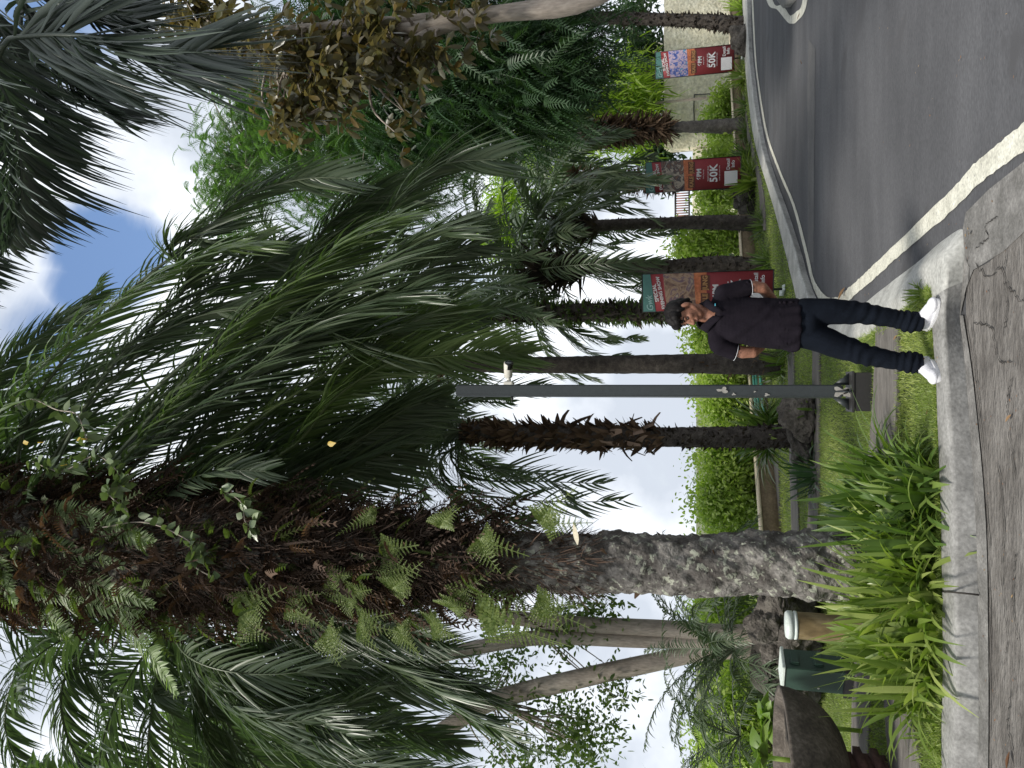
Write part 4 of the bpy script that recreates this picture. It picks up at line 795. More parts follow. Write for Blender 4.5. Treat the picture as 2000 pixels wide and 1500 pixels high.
# ------------------------------------------------------------------ blade plants
def blades(label, c, n, L, W, m, seed, spread=0.15, el=(35, 88), droop=0.55, name="strap_leaf_plant", group=None, dead=0.0):
    rs = np.random.default_rng(seed); q = MB()
    a = rs.random(n) * 2 * np.pi; e = np.radians(rs.uniform(el[0], el[1], n)); rr = rs.random(n) ** .5 * spread
    p = np.c_[c[0] + np.cos(a) * rr, c[1] + np.sin(a) * rr, np.full(n, c[2])]
    D = np.c_[np.cos(a) * np.cos(e), np.sin(a) * np.cos(e), np.sin(e)]
    q.strips(p, D, L * rs.uniform(0.5, 1.25, n), W * rs.uniform(0.6, 1.4, n), N=np.c_[-np.cos(a) * np.sin(e), -np.sin(a) * np.sin(e), np.cos(e)] + rs.normal(size=(n, 3)) * 0.25, droop=droop * rs.uniform(0.3, 1.5, n) * (1.25 - np.sin(e)) * 1.6, prof=(0.6, 0.85, 1, 1, 0.95, 0.8, 0.5, 0.04), tint=np.clip(rs.normal(0.5, .25, n), 0, 1), fold=0.25)
    o = q.build(name, m, loc=tuple(c)); tag(o, label, "plant", group); return o
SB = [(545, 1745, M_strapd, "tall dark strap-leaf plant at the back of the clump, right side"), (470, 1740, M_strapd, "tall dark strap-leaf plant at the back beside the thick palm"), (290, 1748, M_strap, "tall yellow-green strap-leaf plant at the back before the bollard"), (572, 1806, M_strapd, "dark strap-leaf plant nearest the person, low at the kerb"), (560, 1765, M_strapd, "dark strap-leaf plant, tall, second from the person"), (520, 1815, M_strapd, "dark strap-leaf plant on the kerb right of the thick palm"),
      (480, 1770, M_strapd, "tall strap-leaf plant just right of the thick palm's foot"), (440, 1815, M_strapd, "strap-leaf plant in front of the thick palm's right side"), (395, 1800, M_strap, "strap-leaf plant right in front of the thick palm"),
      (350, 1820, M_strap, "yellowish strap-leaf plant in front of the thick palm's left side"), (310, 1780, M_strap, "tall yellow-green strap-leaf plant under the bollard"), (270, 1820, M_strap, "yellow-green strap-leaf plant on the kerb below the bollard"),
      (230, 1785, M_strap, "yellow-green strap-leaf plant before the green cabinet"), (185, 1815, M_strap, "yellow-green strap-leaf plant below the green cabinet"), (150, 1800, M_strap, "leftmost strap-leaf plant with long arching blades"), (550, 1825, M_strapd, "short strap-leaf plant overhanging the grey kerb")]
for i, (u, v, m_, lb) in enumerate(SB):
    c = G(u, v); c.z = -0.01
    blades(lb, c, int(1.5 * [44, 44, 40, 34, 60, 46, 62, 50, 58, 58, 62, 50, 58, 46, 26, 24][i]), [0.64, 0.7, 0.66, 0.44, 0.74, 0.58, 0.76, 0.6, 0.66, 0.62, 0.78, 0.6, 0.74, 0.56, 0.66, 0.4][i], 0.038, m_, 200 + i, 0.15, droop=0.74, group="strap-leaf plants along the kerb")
c = G(80, 1815); blades("low yellow-green creeper on the kerb at the left edge", c, 60, 0.22, 0.014, M_strap, 233, 0.25, el=(10, 80))
c = G(925, 1798); blades("small grass tuft in the kerb corner behind the shoe", c, 40, 0.13, 0.010, M_strap, 234, 0.06, name="grass_tuft")
c = G(495, 1655); blades("dark wiry clump on the lawn right of the thick palm", c, 110, 0.36, 0.018, M_featherd, 235, 0.16, el=(10, 80), name="dark_grass_clump")
for (u, v, n_, L_, m_, lb) in [(700, 1590, 60, 0.42, M_hedged, "spiky plant right of the shaggy palm's root mound"), (652, 1566, 200, 0.75, M_strapd, "grassy plant ring around the shaggy palm's foot"), (672, 1562, 90, 0.40, M_strapd, "short blades growing over the root mound"), (575, 1590, 90, 0.45, M_featherd, "dark spreading plant left of the shaggy palm's foot"), (790, 1530, 110, 0.6, M_strapd, "leafy clump round the smooth palm's foot"), (835, 1545, 60, 0.45, M_hedged, "low blades beside the person's hip"),
                               (1145, 1474, 130, 1.0, M_strap, "yellow-green blades under the middle banner"), (1185, 1466, 120, 0.8, M_hedged, "mixed blades right of the middle banner"), (1290, 1456, 90, 0.6, M_hedged, "low shrub left of the far banner"), (1350, 1453, 90, 0.7, M_strap, "yellow-green blades under the far banner"), (1240, 1458, 80, 0.6, M_hedged, "blades round the thin palm's foot"),
                               (1480, 1449, 90, 0.8, M_hedge, "bright blades at the far right palm's foot"), (985, 1502, 90, 0.6, M_hedged, "blades between banner and palm, behind the person's arm"), (1060, 1490, 70, 0.5, M_hedged, "blades at the knobbly palm's foot")]:
    c = G(u, v); c.z = .42 if L_ == .75 else (.30 if L_ == .40 else 0); blades(lb, c, n_, L_, 0.03 if L_ < .7 else .05, m_, int(u + v), 0.25, el=(10, 85), group="blade plants at the palms' feet")
# ------------------------------------------------------------------ rocks
def rock(name, c, d, seed, m=M_rock, label=None, cat="rock", group=None):
    me = bpy.data.meshes.new(name); bm = bmesh.new(); bmesh.ops.create_icosphere(bm, subdivisions=4, radius=1)
    for v in bm.verts:
        s_ = 1 + 0.40 * noise.noise(v.co * 1.3 + Vector((seed, 0, 0))) + 0.26 * noise.noise(v.co * 3.0 + Vector((0, seed, 0))) + 0.12 * noise.noise(v.co * 8 + Vector((0, seed, 0))); v.co = Vector((v.co.x * d[0] * s_, v.co.y * d[1] * s_, v.co.z * d[2] * s_))
    bm.to_mesh(me); bm.free(); o = bpy.data.objects.new(name, me); COL.objects.link(o); me.materials.append(m); o.location = c; tag(o, label, cat, group); return o
rock("root_mound", G(640, 1590) + Vector((0, .25, .12)), (0.34, 0.25, 0.17), 3, label="dark mound of roots under the shaggy palm")
rock("driftwood_stump", G(690, 1595) + Vector((0, .1, .2)), (0.30, 0.16, 0.22), 8, label="weathered stump leaning beside the shaggy palm's foot")
q = MB(); q.tube(spline([P(668, 1530, Y8 - .45), P(690, 1545, Y8 - .45), P(715, 1572, Y8 - .45)], 10), [.035] * 5 + [.022] * 5, 7); tag(q.build("fallen_branch", M_smooth, loc=tuple(G(680, 1580))), "bleached branch lying on the root mound", "branch")
for i, (u, v, z, d, lb) in enumerate([(330, 1545, .55, (.26, .2, .1), "flat dark rock by the thick palm's left side"), (290, 1530, .5, (.32, .25, .28), "large dark boulder behind the bollard"), (255, 1540, .3, (.3, .25, .3), "dark boulder just left of the bollard, low"), (215, 1560, .45, (.16, .14, .14), "small round rock behind the green cabinet's top"), (160, 1560, .3, (.35, .3, .25), "rock half hidden behind the green cabinet"), (205, 1520, .7, (.2, .2, .1), "brown crusty rock above the green cabinet")]):
    p_ = P(u, v - 20, 9.3 + 0.05 * i); rock("boulder", p_, d, 20 + i, label=lb, group="boulders behind the bollard and cabinet")
rock("earth_mound", P(235, 1545, 9.9), (.85, .4, .42), 44, m=M_rock, label="dark earth mound carrying the boulders behind the cabinet", cat="mound")
rock("stump", P(1108, 1463, 20.5), (.36, .3, .42), 51, label="dark tree stump right of the knobbly palm", cat="stump")
rock("stump", P(1425, 1455, 24), (.45, .4, .4), 52, label="dark stump at the far right palm's foot", cat="stump")

# ------------------------------------------------------------------ low wall, cream wall, railing, house
def wall_run(name, px, h, th, m, mcap=None, label=None, cat="wall", caph=0.05):
    pts = [G(u, v) for u, v in px]; root = thing(name, label, cat, tuple(pts[0])); q = MB(); cp = MB()
    n = len(pts)
    def ex(b_, z0, z1, t0, t1):
        V = []
        for i, p_ in enumerate(pts):
            t = (pts[min(i + 1, n - 1)] - pts[max(i - 1, 0)]).normalized(); s_ = Vector((-t.y, t.x, 0))
            V += [tuple(p_ + s_ * t0 + Vector((0, 0, z0))), tuple(p_ + s_ * t1 + Vector((0, 0, z0))), tuple(p_ + s_ * t1 + Vector((0, 0, z1))), tuple(p_ + s_ * t0 + Vector((0, 0, z1)))]
        f = []
        for i in range(n - 1):
            for j in range(4): f.append([i * 4 + j, i * 4 + (j + 1) % 4, (i + 1) * 4 + (j + 1) % 4, (i + 1) * 4 + j])
        f += [[0, 3, 2, 1], [4 * n - 4, 4 * n - 3, 4 * n - 2, 4 * n - 1]]; b_.add(V, f)
    ex(q, -0.1, h, 0, th); q.build("wall_body", m, root)
    if mcap: ex(cp, h + .002, h + caph, -0.03, th + .03); cp.build("coping", mcap, root)
    return root
wall_run("low_wall", [(1700, 1438), (1551, 1441), (1351, 1446), (1050, 1468), (765, 1491), (550, 1513), (390, 1528)], 0.30, 0.25, M_lowwall, M_cap, "long low brown wall with cream coping behind the palms")
wr = thing("cream_wall", "tall rough cream plaster wall behind the right-hand banners", "wall", (P(1300, 1430, 30).x, 30, 0))
def seg(q, u0, u1, vt, Y, th=0.3):
    a, b_ = P(u0, vt, Y), P(u1, vt, Y); z = a.z; n = 50; xs = np.linspace(a.x, b_.x, n); zs = np.linspace(-.1, z, 14); X, Z = np.meshgrid(xs, zs)
    V = np.stack([X, np.full_like(X, Y), Z], -1)
    V[..., 1] += np.array([[noise.noise(Vector((x * .8, z_ * 1.5, 3))) * .05 for x in xs] for z_ in zs]); V[-1, :, 2] += [noise.noise(Vector((x * 1.2, 7, 3))) * .04 for x in xs]
    i = np.arange(13)[:, None]; j = np.arange(n - 1)[None]; f = np.stack([i * n + j, i * n + j + 1, (i + 1) * n + j + 1, (i + 1) * n + j], -1).reshape(-1, 4)
    q.add(V.reshape(-1, 3), f); q.box(((a.x + b_.x) / 2, Y + .2 + th / 2, z / 2 - .08), (b_.x - a.x, th, z)); 
q = MB(); seg(q, 1208, 1800, 1297, 30); q.build("tall_section", M_wall, wr)
q = MB(); seg(q, 960, 1209, 1353, 30.1); q.build("low_section", M_wall, wr)
q = MB()
for a, b_ in (((1315, 1356), (1262, 1356)), ((1315, 1356), (1315, 1415))):
    A, B = P(*a, 29.93), P(*b_, 29.93); q.tube([A, A.lerp(B, .5) + Vector((.03, 0, .02)), B], .022, 5)
q.build("surface_conduit", M_pole, wr)
rr_ = thing("railing", "dark metal railing on the low part of the cream wall, left of the middle banner", "railing", tuple(P(1100, 1353, 30.2)))
x0, x1 = P(1072, 1340, 30.2).x, P(1135, 1340, 30.2).x; zt, zb = P(1100, 1319, 30.2).z, P(1100, 1346, 30.2).z
q = MB(); q.box(((x0 + x1) / 2, 30.2, zt), (x1 - x0, .06, .07)); q.box(((x0 + x1) / 2, 30.2, zb), (x1 - x0, .06, .07)); q.box((x0, 30.2, (zt + zb) / 2 - .1), (.07, .07, zt - zb + .3)); q.box((x1, 30.2, (zt + zb) / 2 - .1), (.07, .07, zt - zb + .3)); q.box(((x0 + x1) / 2, 30.25, zb - .15), (x1 - x0, .05, .05)); q.build("rails", M_black, rr_)
q = MB()
for i in range(13): q.box((x0 + (x1 - x0) * (i + .5) / 13, 30.2, (zt + zb) / 2), (.045, .03, zt - zb - .02))
q.build("bars", M_rust, rr_)
hs = thing("house", "beige house with a dark window glimpsed over the cream wall", "house", (P(1360, 1280, 36).x, 36, 0))
a, b_ = P(1335, 1240, 36), P(1420, 1300, 36); q = MB(); q.box(((a.x + b_.x) / 2, 37.5, a.z / 2), (b_.x - a.x, 3, a.z)); q.build("wall_body", M_cream, hs)
q = MB(); q.box(((a.x + b_.x) / 2, 37.4, a.z + .12), (b_.x - a.x + 1, 4, .22), taper=.9); q.build("roof", M_bbrown, hs)
w = P(1345, 1265, 35.97); q = MB(); q.box((w.x + .1, 35.97, w.z - .05), (.9, .04, .75)); q.build("window", M_glassd, hs)
# bench-like teal rail near the low wall
tb = thing("garden_bench", "low teal and white bench by the low wall, seen behind the post", "bench", tuple(G(770, 1503)))
pA, pB = G(815, 1500), G(690, 1512); d = (pB - pA); q = MB()
for k, (z, y) in enumerate(((.20, 0), (.20, -.12), (.27, .14), (.32, .16))): q.tube([pA + Vector((0, y, z)), pB + Vector((0, y, z))], .03, 6)
q.build("seat_rails", M_teal, tb); q = MB()
for t in (.05, .5, .95): q.box(tuple(pA.lerp(pB, t) + Vector((0, .02, .10))), (.05, .3, .19))
q.build("legs", M_white, tb)

# ------------------------------------------------------------------ post with camera
pb = G(735, 1697); Yp = pb.y
pole = thing("camera_post", "grey square metal post with peeling paint on a black base box", "post", tuple(pb))
zt = P(735, 893, Yp).z
q = MB(); bm = bmesh.new()
def bev_box(name, c, d, m, parent, bev=0.006, rot=0):
    me = bpy.data.meshes.new(name); bm = bmesh.new(); bmesh.ops.create_cube(bm, size=1)
    for v in bm.verts: v.co = Vector((v.co.x * d[0], v.co.y * d[1], v.co.z * d[2]))
    bmesh.ops.bevel(bm, geom=bm.edges[:], offset=bev, segments=2, affect='EDGES'); bmesh.ops.rotate(bm, verts=bm.verts, matrix=Matrix.Rotation(rot, 3, 'Z')); bmesh.ops.translate(bm, verts=bm.verts, vec=Vector(c)); bm.to_mesh(me); bm.free()
    o = obj(name, me, m, parent); 
    if parent is None: o.location = (0, 0, 0)
    return o
bev_box("pole", (pb.x, Yp, (zt + .22) / 2), (.112, .112, zt - .22), M_pole, pole, .012, R(8))
bev_box("base_plate", (pb.x, Yp, .155), (.36, .30, .02), M_black, pole, .003)
bev_box("base_box", (pb.x, Yp, .07), (.34, .28, .14), M_black, pole, .003)
for sx, sy in ((1, 0), (-1, 0), (0, -1), (0, 1)):
    q = MB(); w_ = .012
    V = []
    for s_ in (-w_ / 2, w_ / 2):
        for (r_, z) in ((.06, .166), (.165, .166), (.06, .30)): V.append((pb.x + sx * r_ + sy * s_, Yp + sy * r_ + sx * s_, z))
    q.add(V, [[0, 1, 4, 3], [1, 2, 5, 4], [2, 0, 3, 5]]); q.f3.append(np.array([[0, 2, 1], [3, 4, 5]])); q.build("gusset", M_pole, pole)
def chip(name, u, v, ru, rv, m, yoff=-.068):
    c = P(u, v, Yp + yoff); q = MB(); n = 18; V = [tuple(c)]; s_ = .00485
    for i in range(n):
        a = i / n * 2 * math.pi; r_ = 1 + .35 * math.sin(a * 3 + u) + random.uniform(-.2, .2); V.append((c.x + math.cos(a) * ru * s_ * r_, c.y, c.z + math.sin(a) * rv * s_ * r_))
    q.add(V, [[0, i + 1, (i + 1) % n + 1] for i in range(n)]); return q.build(name, m, pole)
for u, v, a, b_ in ((738, 1412, 5, 9), (730, 1433, 2, 3), (735, 1474, 1.5, 2), (729, 1498, 2.5, 4), (735, 1640, 8, 10), (731, 1655, 7, 6), (739, 1660, 5, 9)): chip("paint_chip", u, v, a, b_, M_chip, -.070)
# cctv
cc = P(752, 994, Yp); sc = .005
ct = thing("security_camera", "white bullet security camera with black face on the post", "camera", tuple(cc))
bev_box("mount", (pb.x + .075, Yp, cc.z), (.045, .085, .095), M_white, ct, .01)
q = MB(); q.tube([(pb.x + .09, Yp, cc.z), (pb.x + .15, Yp - .01, cc.z)], [.022, .018], 10); q.build("arm", M_white, ct)
q = MB(); A = Vector((pb.x + .135, Yp + .02, cc.z + .012)); D = Vector((.85, -.45, -.12)).normalized()
q.tube([A, A + D * .01, A + D * .15, A + D * .165], [.03, .042, .046, .044], 16); q.build("body", M_white, ct, smooth=True)
q = MB(); q.tube([A + D * .10 + Vector((0, -.006, -.008)), A + D * .170 + Vector((0, -.004, -.008)), A + D * .172 + Vector((0, -.004, -.008))], [.041, .043, .038], 16); q.build("lens_cover", M_dark, ct, smooth=True)
q = MB(); q.tube([(pb.x - .058, Yp, cc.z - .03), (pb.x - .10, Yp, cc.z - .035)], .012, 8); q.build("cable_gland", M_black, ct)

# ------------------------------------------------------------------ bollard, cabinet, bowl
bb = G(269.5, 1682); r_ = .125; k_ = (P(296, 1600, bb.y).x - P(243, 1600, bb.y).x) / 2; zt = P(269, 1534, bb.y).z
bo = thing("bollard_light", "short round brown bollard lamp with pale domed cap among strap leaves", "bollard", tuple(bb))
q = MB(); q.lathe(tuple(bb), [(k_ * .98, -.02), (k_ * .98, zt - .10)], 32); q.build("body", M_bol, bo, smooth=True)
q = MB(); q.lathe((bb.x, bb.y, 0), [(k_ * .9, zt - .10), (k_ * 1.03, zt - .10), (k_ * 1.03, zt - .075), (k_ * .93, zt - .072), (k_ * .93, zt - .062), (k_ * 1.03, zt - .06), (k_ * 1.03, zt - .02), (k_ * .9, zt), (0.001, zt + .006)], 32); q.build("cap", M_bolcap, bo, smooth=False)
cb = G(175, 1668); Yc = cb.y; zt = P(175, 1527, Yc).z; rot = R(-28)
cab = thing("electrical_cabinet", "dark green metal cabinet with pale lid and side louvres", "cabinet", tuple(cb))
ww, dd = .30, .25; zc = .09; cx, cy = cb.x, cb.y + .1
bev_box("body", (cx, cy, (zt - .03 + zc) / 2), (ww, dd, zt - .03 - zc), M_green, cab, .006, rot)
bev_box("lid", (cx, cy, zt - .012), (ww + .03, dd + .03, .03), M_gtop, cab, .006, rot)
bev_box("plinth", (cx, cy, zc / 2), (ww + .05, dd + .05, zc), M_black, cab, .004, rot)
Rz = Matrix.Rotation(rot, 3, 'Z')
for z in (zt - .12, zt - .34):
    p_ = Vector((cx, cy, z)) + Rz @ Vector((ww / 2 + .012, 0, 0)); bev_box("louvre", tuple(p_), (.03, dd * .62, .09), M_green, cab, .012, rot)
p_ = Vector((cx, cy, .32)) + Rz @ Vector((-.09, -dd / 2 - .004, 0)); bev_box("lock", tuple(p_), (.018, .01, .02), M_white, cab, .003, rot)
Yb = 6.4; bc = P(-35, 1515, Yb); rb = P(150, 1515, Yb).x - bc.x; zr = bc.z - .07; zb = P(20, 1655, Yb).z
bw = thing("stone_bowl", "large brown stone bowl with flat rim at the left edge", "planter", (bc.x, Yb, zb))
prof = []
for i in range(16): a = i / 15 * math.pi / 2 * .93; prof.append((rb * .35 + (rb * .65) * math.sin(a) ** 1.0 if i else .02, zb + (zr - zb) * (1 - math.cos(a)) / (1 - math.cos(math.pi / 2 * .93))))
prof += [(rb * 1.0, zr + .02), (rb * .93, zr + .02), (rb * .9, zr - .06), (.02, zr - .12)]
q = MB(); q.lathe((bc.x, Yb, 0), prof, 72); q.build("bowl", M_bowl, bw, smooth=False)
for i in range(1): pass
pl = thing("brick_plinth", "reddish brick plinth under the stone bowl", "plinth", (bc.x, Yb, 0)); q = MB()
for row in range(5):
    for k in range(3): q.box((bc.x - .26 + k * .2 + (.05 if row % 2 else 0) + .02, Yb - .05, -.005 + (row + .5) * (zb / 5)), (.19, .5, zb / 5 - .008))
q.build("bricks", M_brick, pl)
# broad leaves in / behind the bowl
for i, (u, v, lb) in enumerate([(90, 1500, "broad-leaved bright plant rising behind the bowl's rim"), (20, 1490, "broad-leaved plant in the bowl at the left edge")]):
    c = P(u, v + 10, 7.4 - i * .8); q = MB(); n = 16; a = rng.random(n) * 6.28; D = np.c_[np.cos(a), np.sin(a), rng.uniform(.4, 1.6, n)]
    q.strips(np.tile(tuple(c), (n, 1)), D, rng.uniform(.25, .42, n), rng.uniform(.10, .16, n), droop=.5, prof=(.1, .7, 1, .9, .6, .05), fold=.25); r_ = thing("broad_leaf_plant", lb, "plant", tuple(c)); q.build("leaves", M_banana, r_)
    q = MB(); q.tube([(c.x, c.y, (zr - .1) if i else 0), tuple(c)], .02, 6); q.build("stem", M_hedge, r_)

# ------------------------------------------------------------------ banners
def text_mesh(s_, size, bold=0.0, align='CENTER', shear=0.0, space=1.0):
    cu = bpy.data.curves.new("t", 'FONT'); cu.body = s_; cu.size = size; cu.align_x = align; cu.align_y = 'CENTER'; cu.offset = bold; cu.shear = shear; cu.space_character = space; cu.extrude = 0.002
    o = bpy.data.objects.new("t", cu); COL.objects.link(o); dg = bpy.context.evaluated_depsgraph_get(); dg.update()
    me = bpy.data.meshes.new_from_object(o.evaluated_get(dg)); bpy.data.objects.remove(o); bpy.data.curves.remove(cu)
    me.materials.clear(); return me
def banner(label, gpx, ul, ur, vt, vb, art, yaw=0.0):
    g = G(*gpx); Y = g.y; H = P(gpx[0], vt, Y).z - P(gpx[0], vb, Y).z; Wd = P(ur, (vt + vb) / 2, Y).x - P(ul, (vt + vb) / 2, Y).x; z0 = P(gpx[0], vb, Y).z
    cx = P((ul + ur) / 2, (vt + vb) / 2, Y).x; Wd /= math.cos(yaw)
    root = thing("banner", label, "banner", (cx, Y, 0), "standing show banners along the road"); Rm = Matrix.Translation((cx, Y, z0)) @ Matrix.Rotation(yaw, 4, 'Z')
    def add(name, me, m, x, z, lay, parent=root):
        me.transform(Rm @ Matrix.Translation((x, -0.012 - 0.004 * lay, z)) @ Matrix.Rotation(R(90), 4, 'X')); o = obj(name, me, m, parent)
        if parent is not root: o.location = (0, 0, 0)
        return o
    def quad(pts):
        me = bpy.data.meshes.new("panel"); me.from_pydata([(p_[0] * Wd, p_[1] * H, 0) for p_ in pts], [], [list(range(len(pts)))]); return me
    q = MB(); q.box((0, 0, H / 2), (Wd, .016, H)); me = q.mesh("board"); me.transform(Rm); board = obj("board", me, M_bred, root)
    q = MB(); q.box((-.0, 0, H + .012), (Wd + .03, .03, .022)); q.box((0, 0, -.011), (Wd + .03, .03, .02)); q.box((-Wd / 2 - .008, 0, H / 2), (.014, .03, H)); q.box((Wd / 2 + .008, 0, H / 2), (.014, .03, H)); q.box((0, .03, (H - z0) / 2 - .0), (.035, .03, H + z0 - .02)); me = q.mesh("frame"); me.transform(Rm); obj("frame", me, M_black, root)
    q = MB(); q.box((0, 0.02, -z0 + .02), (.16, .16, .04), taper=.7); q.box((-.06, -.08, -z0 + .06), (.09, .07, .07)); me = q.mesh("foot"); me.transform(Rm); obj("foot", me, M_bolcap, root)
    add("teal_header", quad([(-.5, .90), (.5, .94), (.5, 1), (-.5, 1)]), M_bgreen, 0, 0, 1, root)
    add("picture", quad([(-.5, .58), (.5, .60), (.5, .84), (-.5, .81)]), art, 0, 0, 1, root)
    add("glow_band", quad([(-.5, .50), (.5, .50), (.5, .60), (-.5, .58)]), M_borange, 0, 0, 1, root)
    for x, s_ in ((-.235, -1), (.235, 1)): add("title_plate", quad([(x - .19, .475), (x + .19, .475), (x + .2, .545), (x - .2, .545)]), M_bbrown, 0, 0, 2, root)
    def t(s_, size, x, z, m, bold=0.0, rot=0.0, sx=1.0, nm="lettering", **k):
        me = text_mesh(s_, size * Wd, bold * Wd, **k); me.transform(Matrix.Rotation(rot, 4, 'Z') @ Matrix.Diagonal((sx, 1, 1, 1))); add(nm, me, m, x * Wd, z * H, 3)
    tilt = math.atan(.055 * H / Wd)
    t("SPECIAL", .135, .0, .898, M_bwhite, .004, tilt); t("EVENING SHOW", .125, .0, .858, M_bwhite, .004, tilt, .95)
    t("Gwk", .24, -.28, .945, plain("banner_pale_teal", (0.30, 0.48, 0.46), .6), .002, R(6), .9, nm="logo", shear=.3)
    t("KALE", .17, -.235, .51, M_gold, .006, sx=.9); t("JUNG", .17, .235, .51, M_gold, .006, sx=.9)
    t("6PM", .2, .0, .43, M_bwhite, .007, space=1.06); t("TICKET START FROM", .052, .0, .335, M_bwhite, .001); t("50K", .33, .0, .275, M_bwhite, .010, space=1.08); t("TERMS AND CONDITIONS", .042, 0, .215, M_bwhite, 0); t("Every Saturday", .05, 0, .385, M_bwhite, 0)
    t("Detail", .15, .27, .125, M_bwhite, .002); t("Info", .15, .27, .075, M_bwhite, .002)
    me = quad([(-.42, .03), (.05, .03), (.05, .165), (-.42, .165)]); add("blank_panel", me, M_bwhite, 0, 0, 2)
    return root
banner("red banner with blue picture, farthest right, before the cream wall", (1378, 1453), 1353, 1405, 1281, 1434, M_art[1])
banner("red banner with brown and black picture, between two palms", (1158, 1474), 1128.5, 1188, 1262, 1446, M_art[0])
banner("red banner partly hidden behind the person, tan picture", (930, 1533), 895, 967, 1256, 1509, M_art[2], R(-12))

# ------------------------------------------------------------------ fallen leaves
for i, (u, v, L_, lb) in enumerate([(938, 1650, .16, "curled rust-brown leaf on the white road line behind the person"), (868, 1640, .14, "dark leaf on the pale kerb between the person's legs"), (1043, 1893, .05, "tiny orange leaf by the kerb's rounded end"), (1475, 1562, .10, "small pale leaf by the island tip"), (1375, 1566, .07, "small tan leaf on the asphalt before the far banner"), (700, 1812, .04, "pale scrap on the grass beside the pole"), (845, 1752, .05, "tan scrap at the end of the wide stone strip"), (32, 1972, .09, "dry straw-coloured frond tip on the pavement at lower left"), (690, 1975, .05, "dry sprig on the pavement crack"), (740, 1612, .05, "little yellow leaf on the far lawn left of post"), (770, 1640, .05, "dry leaf upright in the lawn")]):
    z = ZR + .018 if v > 1880 or u > 930 else .015
    c = G(u, v, z); q = MB(); a = random.random() * 6
    q.strips([tuple(c)], [(math.cos(a), math.sin(a), .25)], L_, L_ * .45, N=[(0, 0, 1)], droop=-.1, prof=(.2, .8, 1, .7, .1), fold=.5); tag(q.build("fallen_leaf", M_deadleaf, loc=tuple(c)), lb, "leaf", "fallen leaves on road and lawn")

lit = MB(); P0 = []
for k in range(240):
    m_ = k % 4
    if m_ == 0: e = G(random.uniform(-50, 940), random.uniform(1900, 1990), ZR + .018)
    elif m_ == 1:
        i = random.randint(3, 23); e = KF[i].lerp(KF[i + 1], random.random()) + Vector((abs(random.gauss(0, .06)), -abs(random.gauss(0, .05)), .016))
    elif m_ == 2: e = G(random.uniform(-50, 900), random.uniform(1690, 1835), .012)
    else: e = G(random.uniform(950, 1480), random.uniform(1500, 1990), ZR + .014)
    P0.append(tuple(e))
P0 = np.array(P0); nl = len(P0); a = rng.random(nl) * 6.28; sz = rng.uniform(.006, .022, nl)
lit.strips(P0, np.c_[np.cos(a), np.sin(a), rng.uniform(0, .25, nl)], sz, sz * rng.uniform(.2, .6, nl), N=np.c_[rng.normal(size=(nl, 2)) * .2, np.ones(nl)], prof=(.2, .9, 1, .1))
o = lit.build("leaf_litter", M_deadleaf); o['kind'] = 'stuff'; o['label'] = "scattered tiny dry leaf bits on pavement, road edge and lawn"; o['category'] = 'leaf litter'
rc = MB()
for q in [[(1480, 1640), (1380, 1650), (1300, 1645), (1180, 1652)], [(1250, 1625), (1120, 1628), (1010, 1618)], [(1490, 1540), (1400, 1545), (1260, 1541)]]:
    pts = spline([G(*p, ZR + 0.006) for p in q], 50); pts[:, :2] += rng.normal(size=(50, 2)) * 0.01; w = rng.uniform(0.001, 0.004, 50)
    T = np.gradient(pts, axis=0); Sd = np.c_[-T[:, 1], T[:, 0], T[:, 2] * 0]; Sd /= np.linalg.norm(Sd, axis=1)[:, None] + 1e-9; i = np.arange(49)
    rc.add(np.concatenate([pts - Sd * w[:, None], pts + Sd * w[:, None]]), np.stack([i, i + 1, 50 + i + 1, 50 + i], -1))
struct(rc.build("road_cracks", plain("tar_crack", (0.035, 0.035, 0.037), 0.9)))

# ------------------------------------------------------------------ the person
Yq = G(831, 1822).y - .02
def W(u, v, dy=0.0): return P(u, v, Yq + dy)
def remesh(bits, vox, smooth=6, name="m"):
    bm = bmesh.new()
    for bt in bits:
        if bt[0] == 'c':           # tapered capsule a, ra, b, rb
            _, a, ra, b_, rb_ = bt; a, b_ = Vector(a), Vector(b_)
            for p_, r_ in ((a, ra), (b_, rb_)):
                g = bmesh.ops.create_icosphere(bm, subdivisions=3, radius=r_); bmesh.ops.translate(bm, verts=g['verts'], vec=p_)
            d = b_ - a
            if d.length > 1e-4:
                g = bmesh.ops.create_cone(bm, cap_ends=True, segments=20, radius1=ra, radius2=rb_, depth=d.length); m_ = Matrix.Translation((a + b_) / 2) @ d.to_track_quat('Z', 'Y').to_matrix().to_4x4(); bmesh.ops.transform(bm, matrix=m_, verts=g['verts'])
        else:                      # ellipsoid: centre, radii, rotation matrix
            _, c, r_, rm = bt; g = bmesh.ops.create_icosphere(bm, subdivisions=4, radius=1)
            m_ = Matrix.Translation(Vector(c)) @ (rm.to_4x4() if rm else Matrix.Identity(4)) @ Matrix.Diagonal((*r_, 1)); bmesh.ops.transform(bm, matrix=m_, verts=g['verts'])
    me = bpy.data.meshes.new(name); bm.to_mesh(me); bm.free(); o = bpy.data.objects.new("tmp", me); COL.objects.link(o)
    md = o.modifiers.new("r", 'REMESH'); md.mode = 'VOXEL'; md.voxel_size = vox; md.use_smooth_shade = True
    if smooth: ms = o.modifiers.new("s", 'SMOOTH'); ms.iterations = smooth; ms.factor = .5
    dg = bpy.context.evaluated_depsgraph_get(); dg.update(); m2 = bpy.data.meshes.new_from_object(o.evaluated_get(dg)); bpy.data.objects.remove(o); bpy.data.meshes.remove(me); m2.name = name
    for p_ in m2.polygons: p_.use_smooth = True
    return m2
def fold_disp(me, fn):
    for v in me.vertices: v.co += v.normal * fn(v.co)
px = .00352
person = thing("person", "man in dark polo, navy jeans and white shoes on the kerb, hands behind his back", "person", tuple(W(831, 1822)))
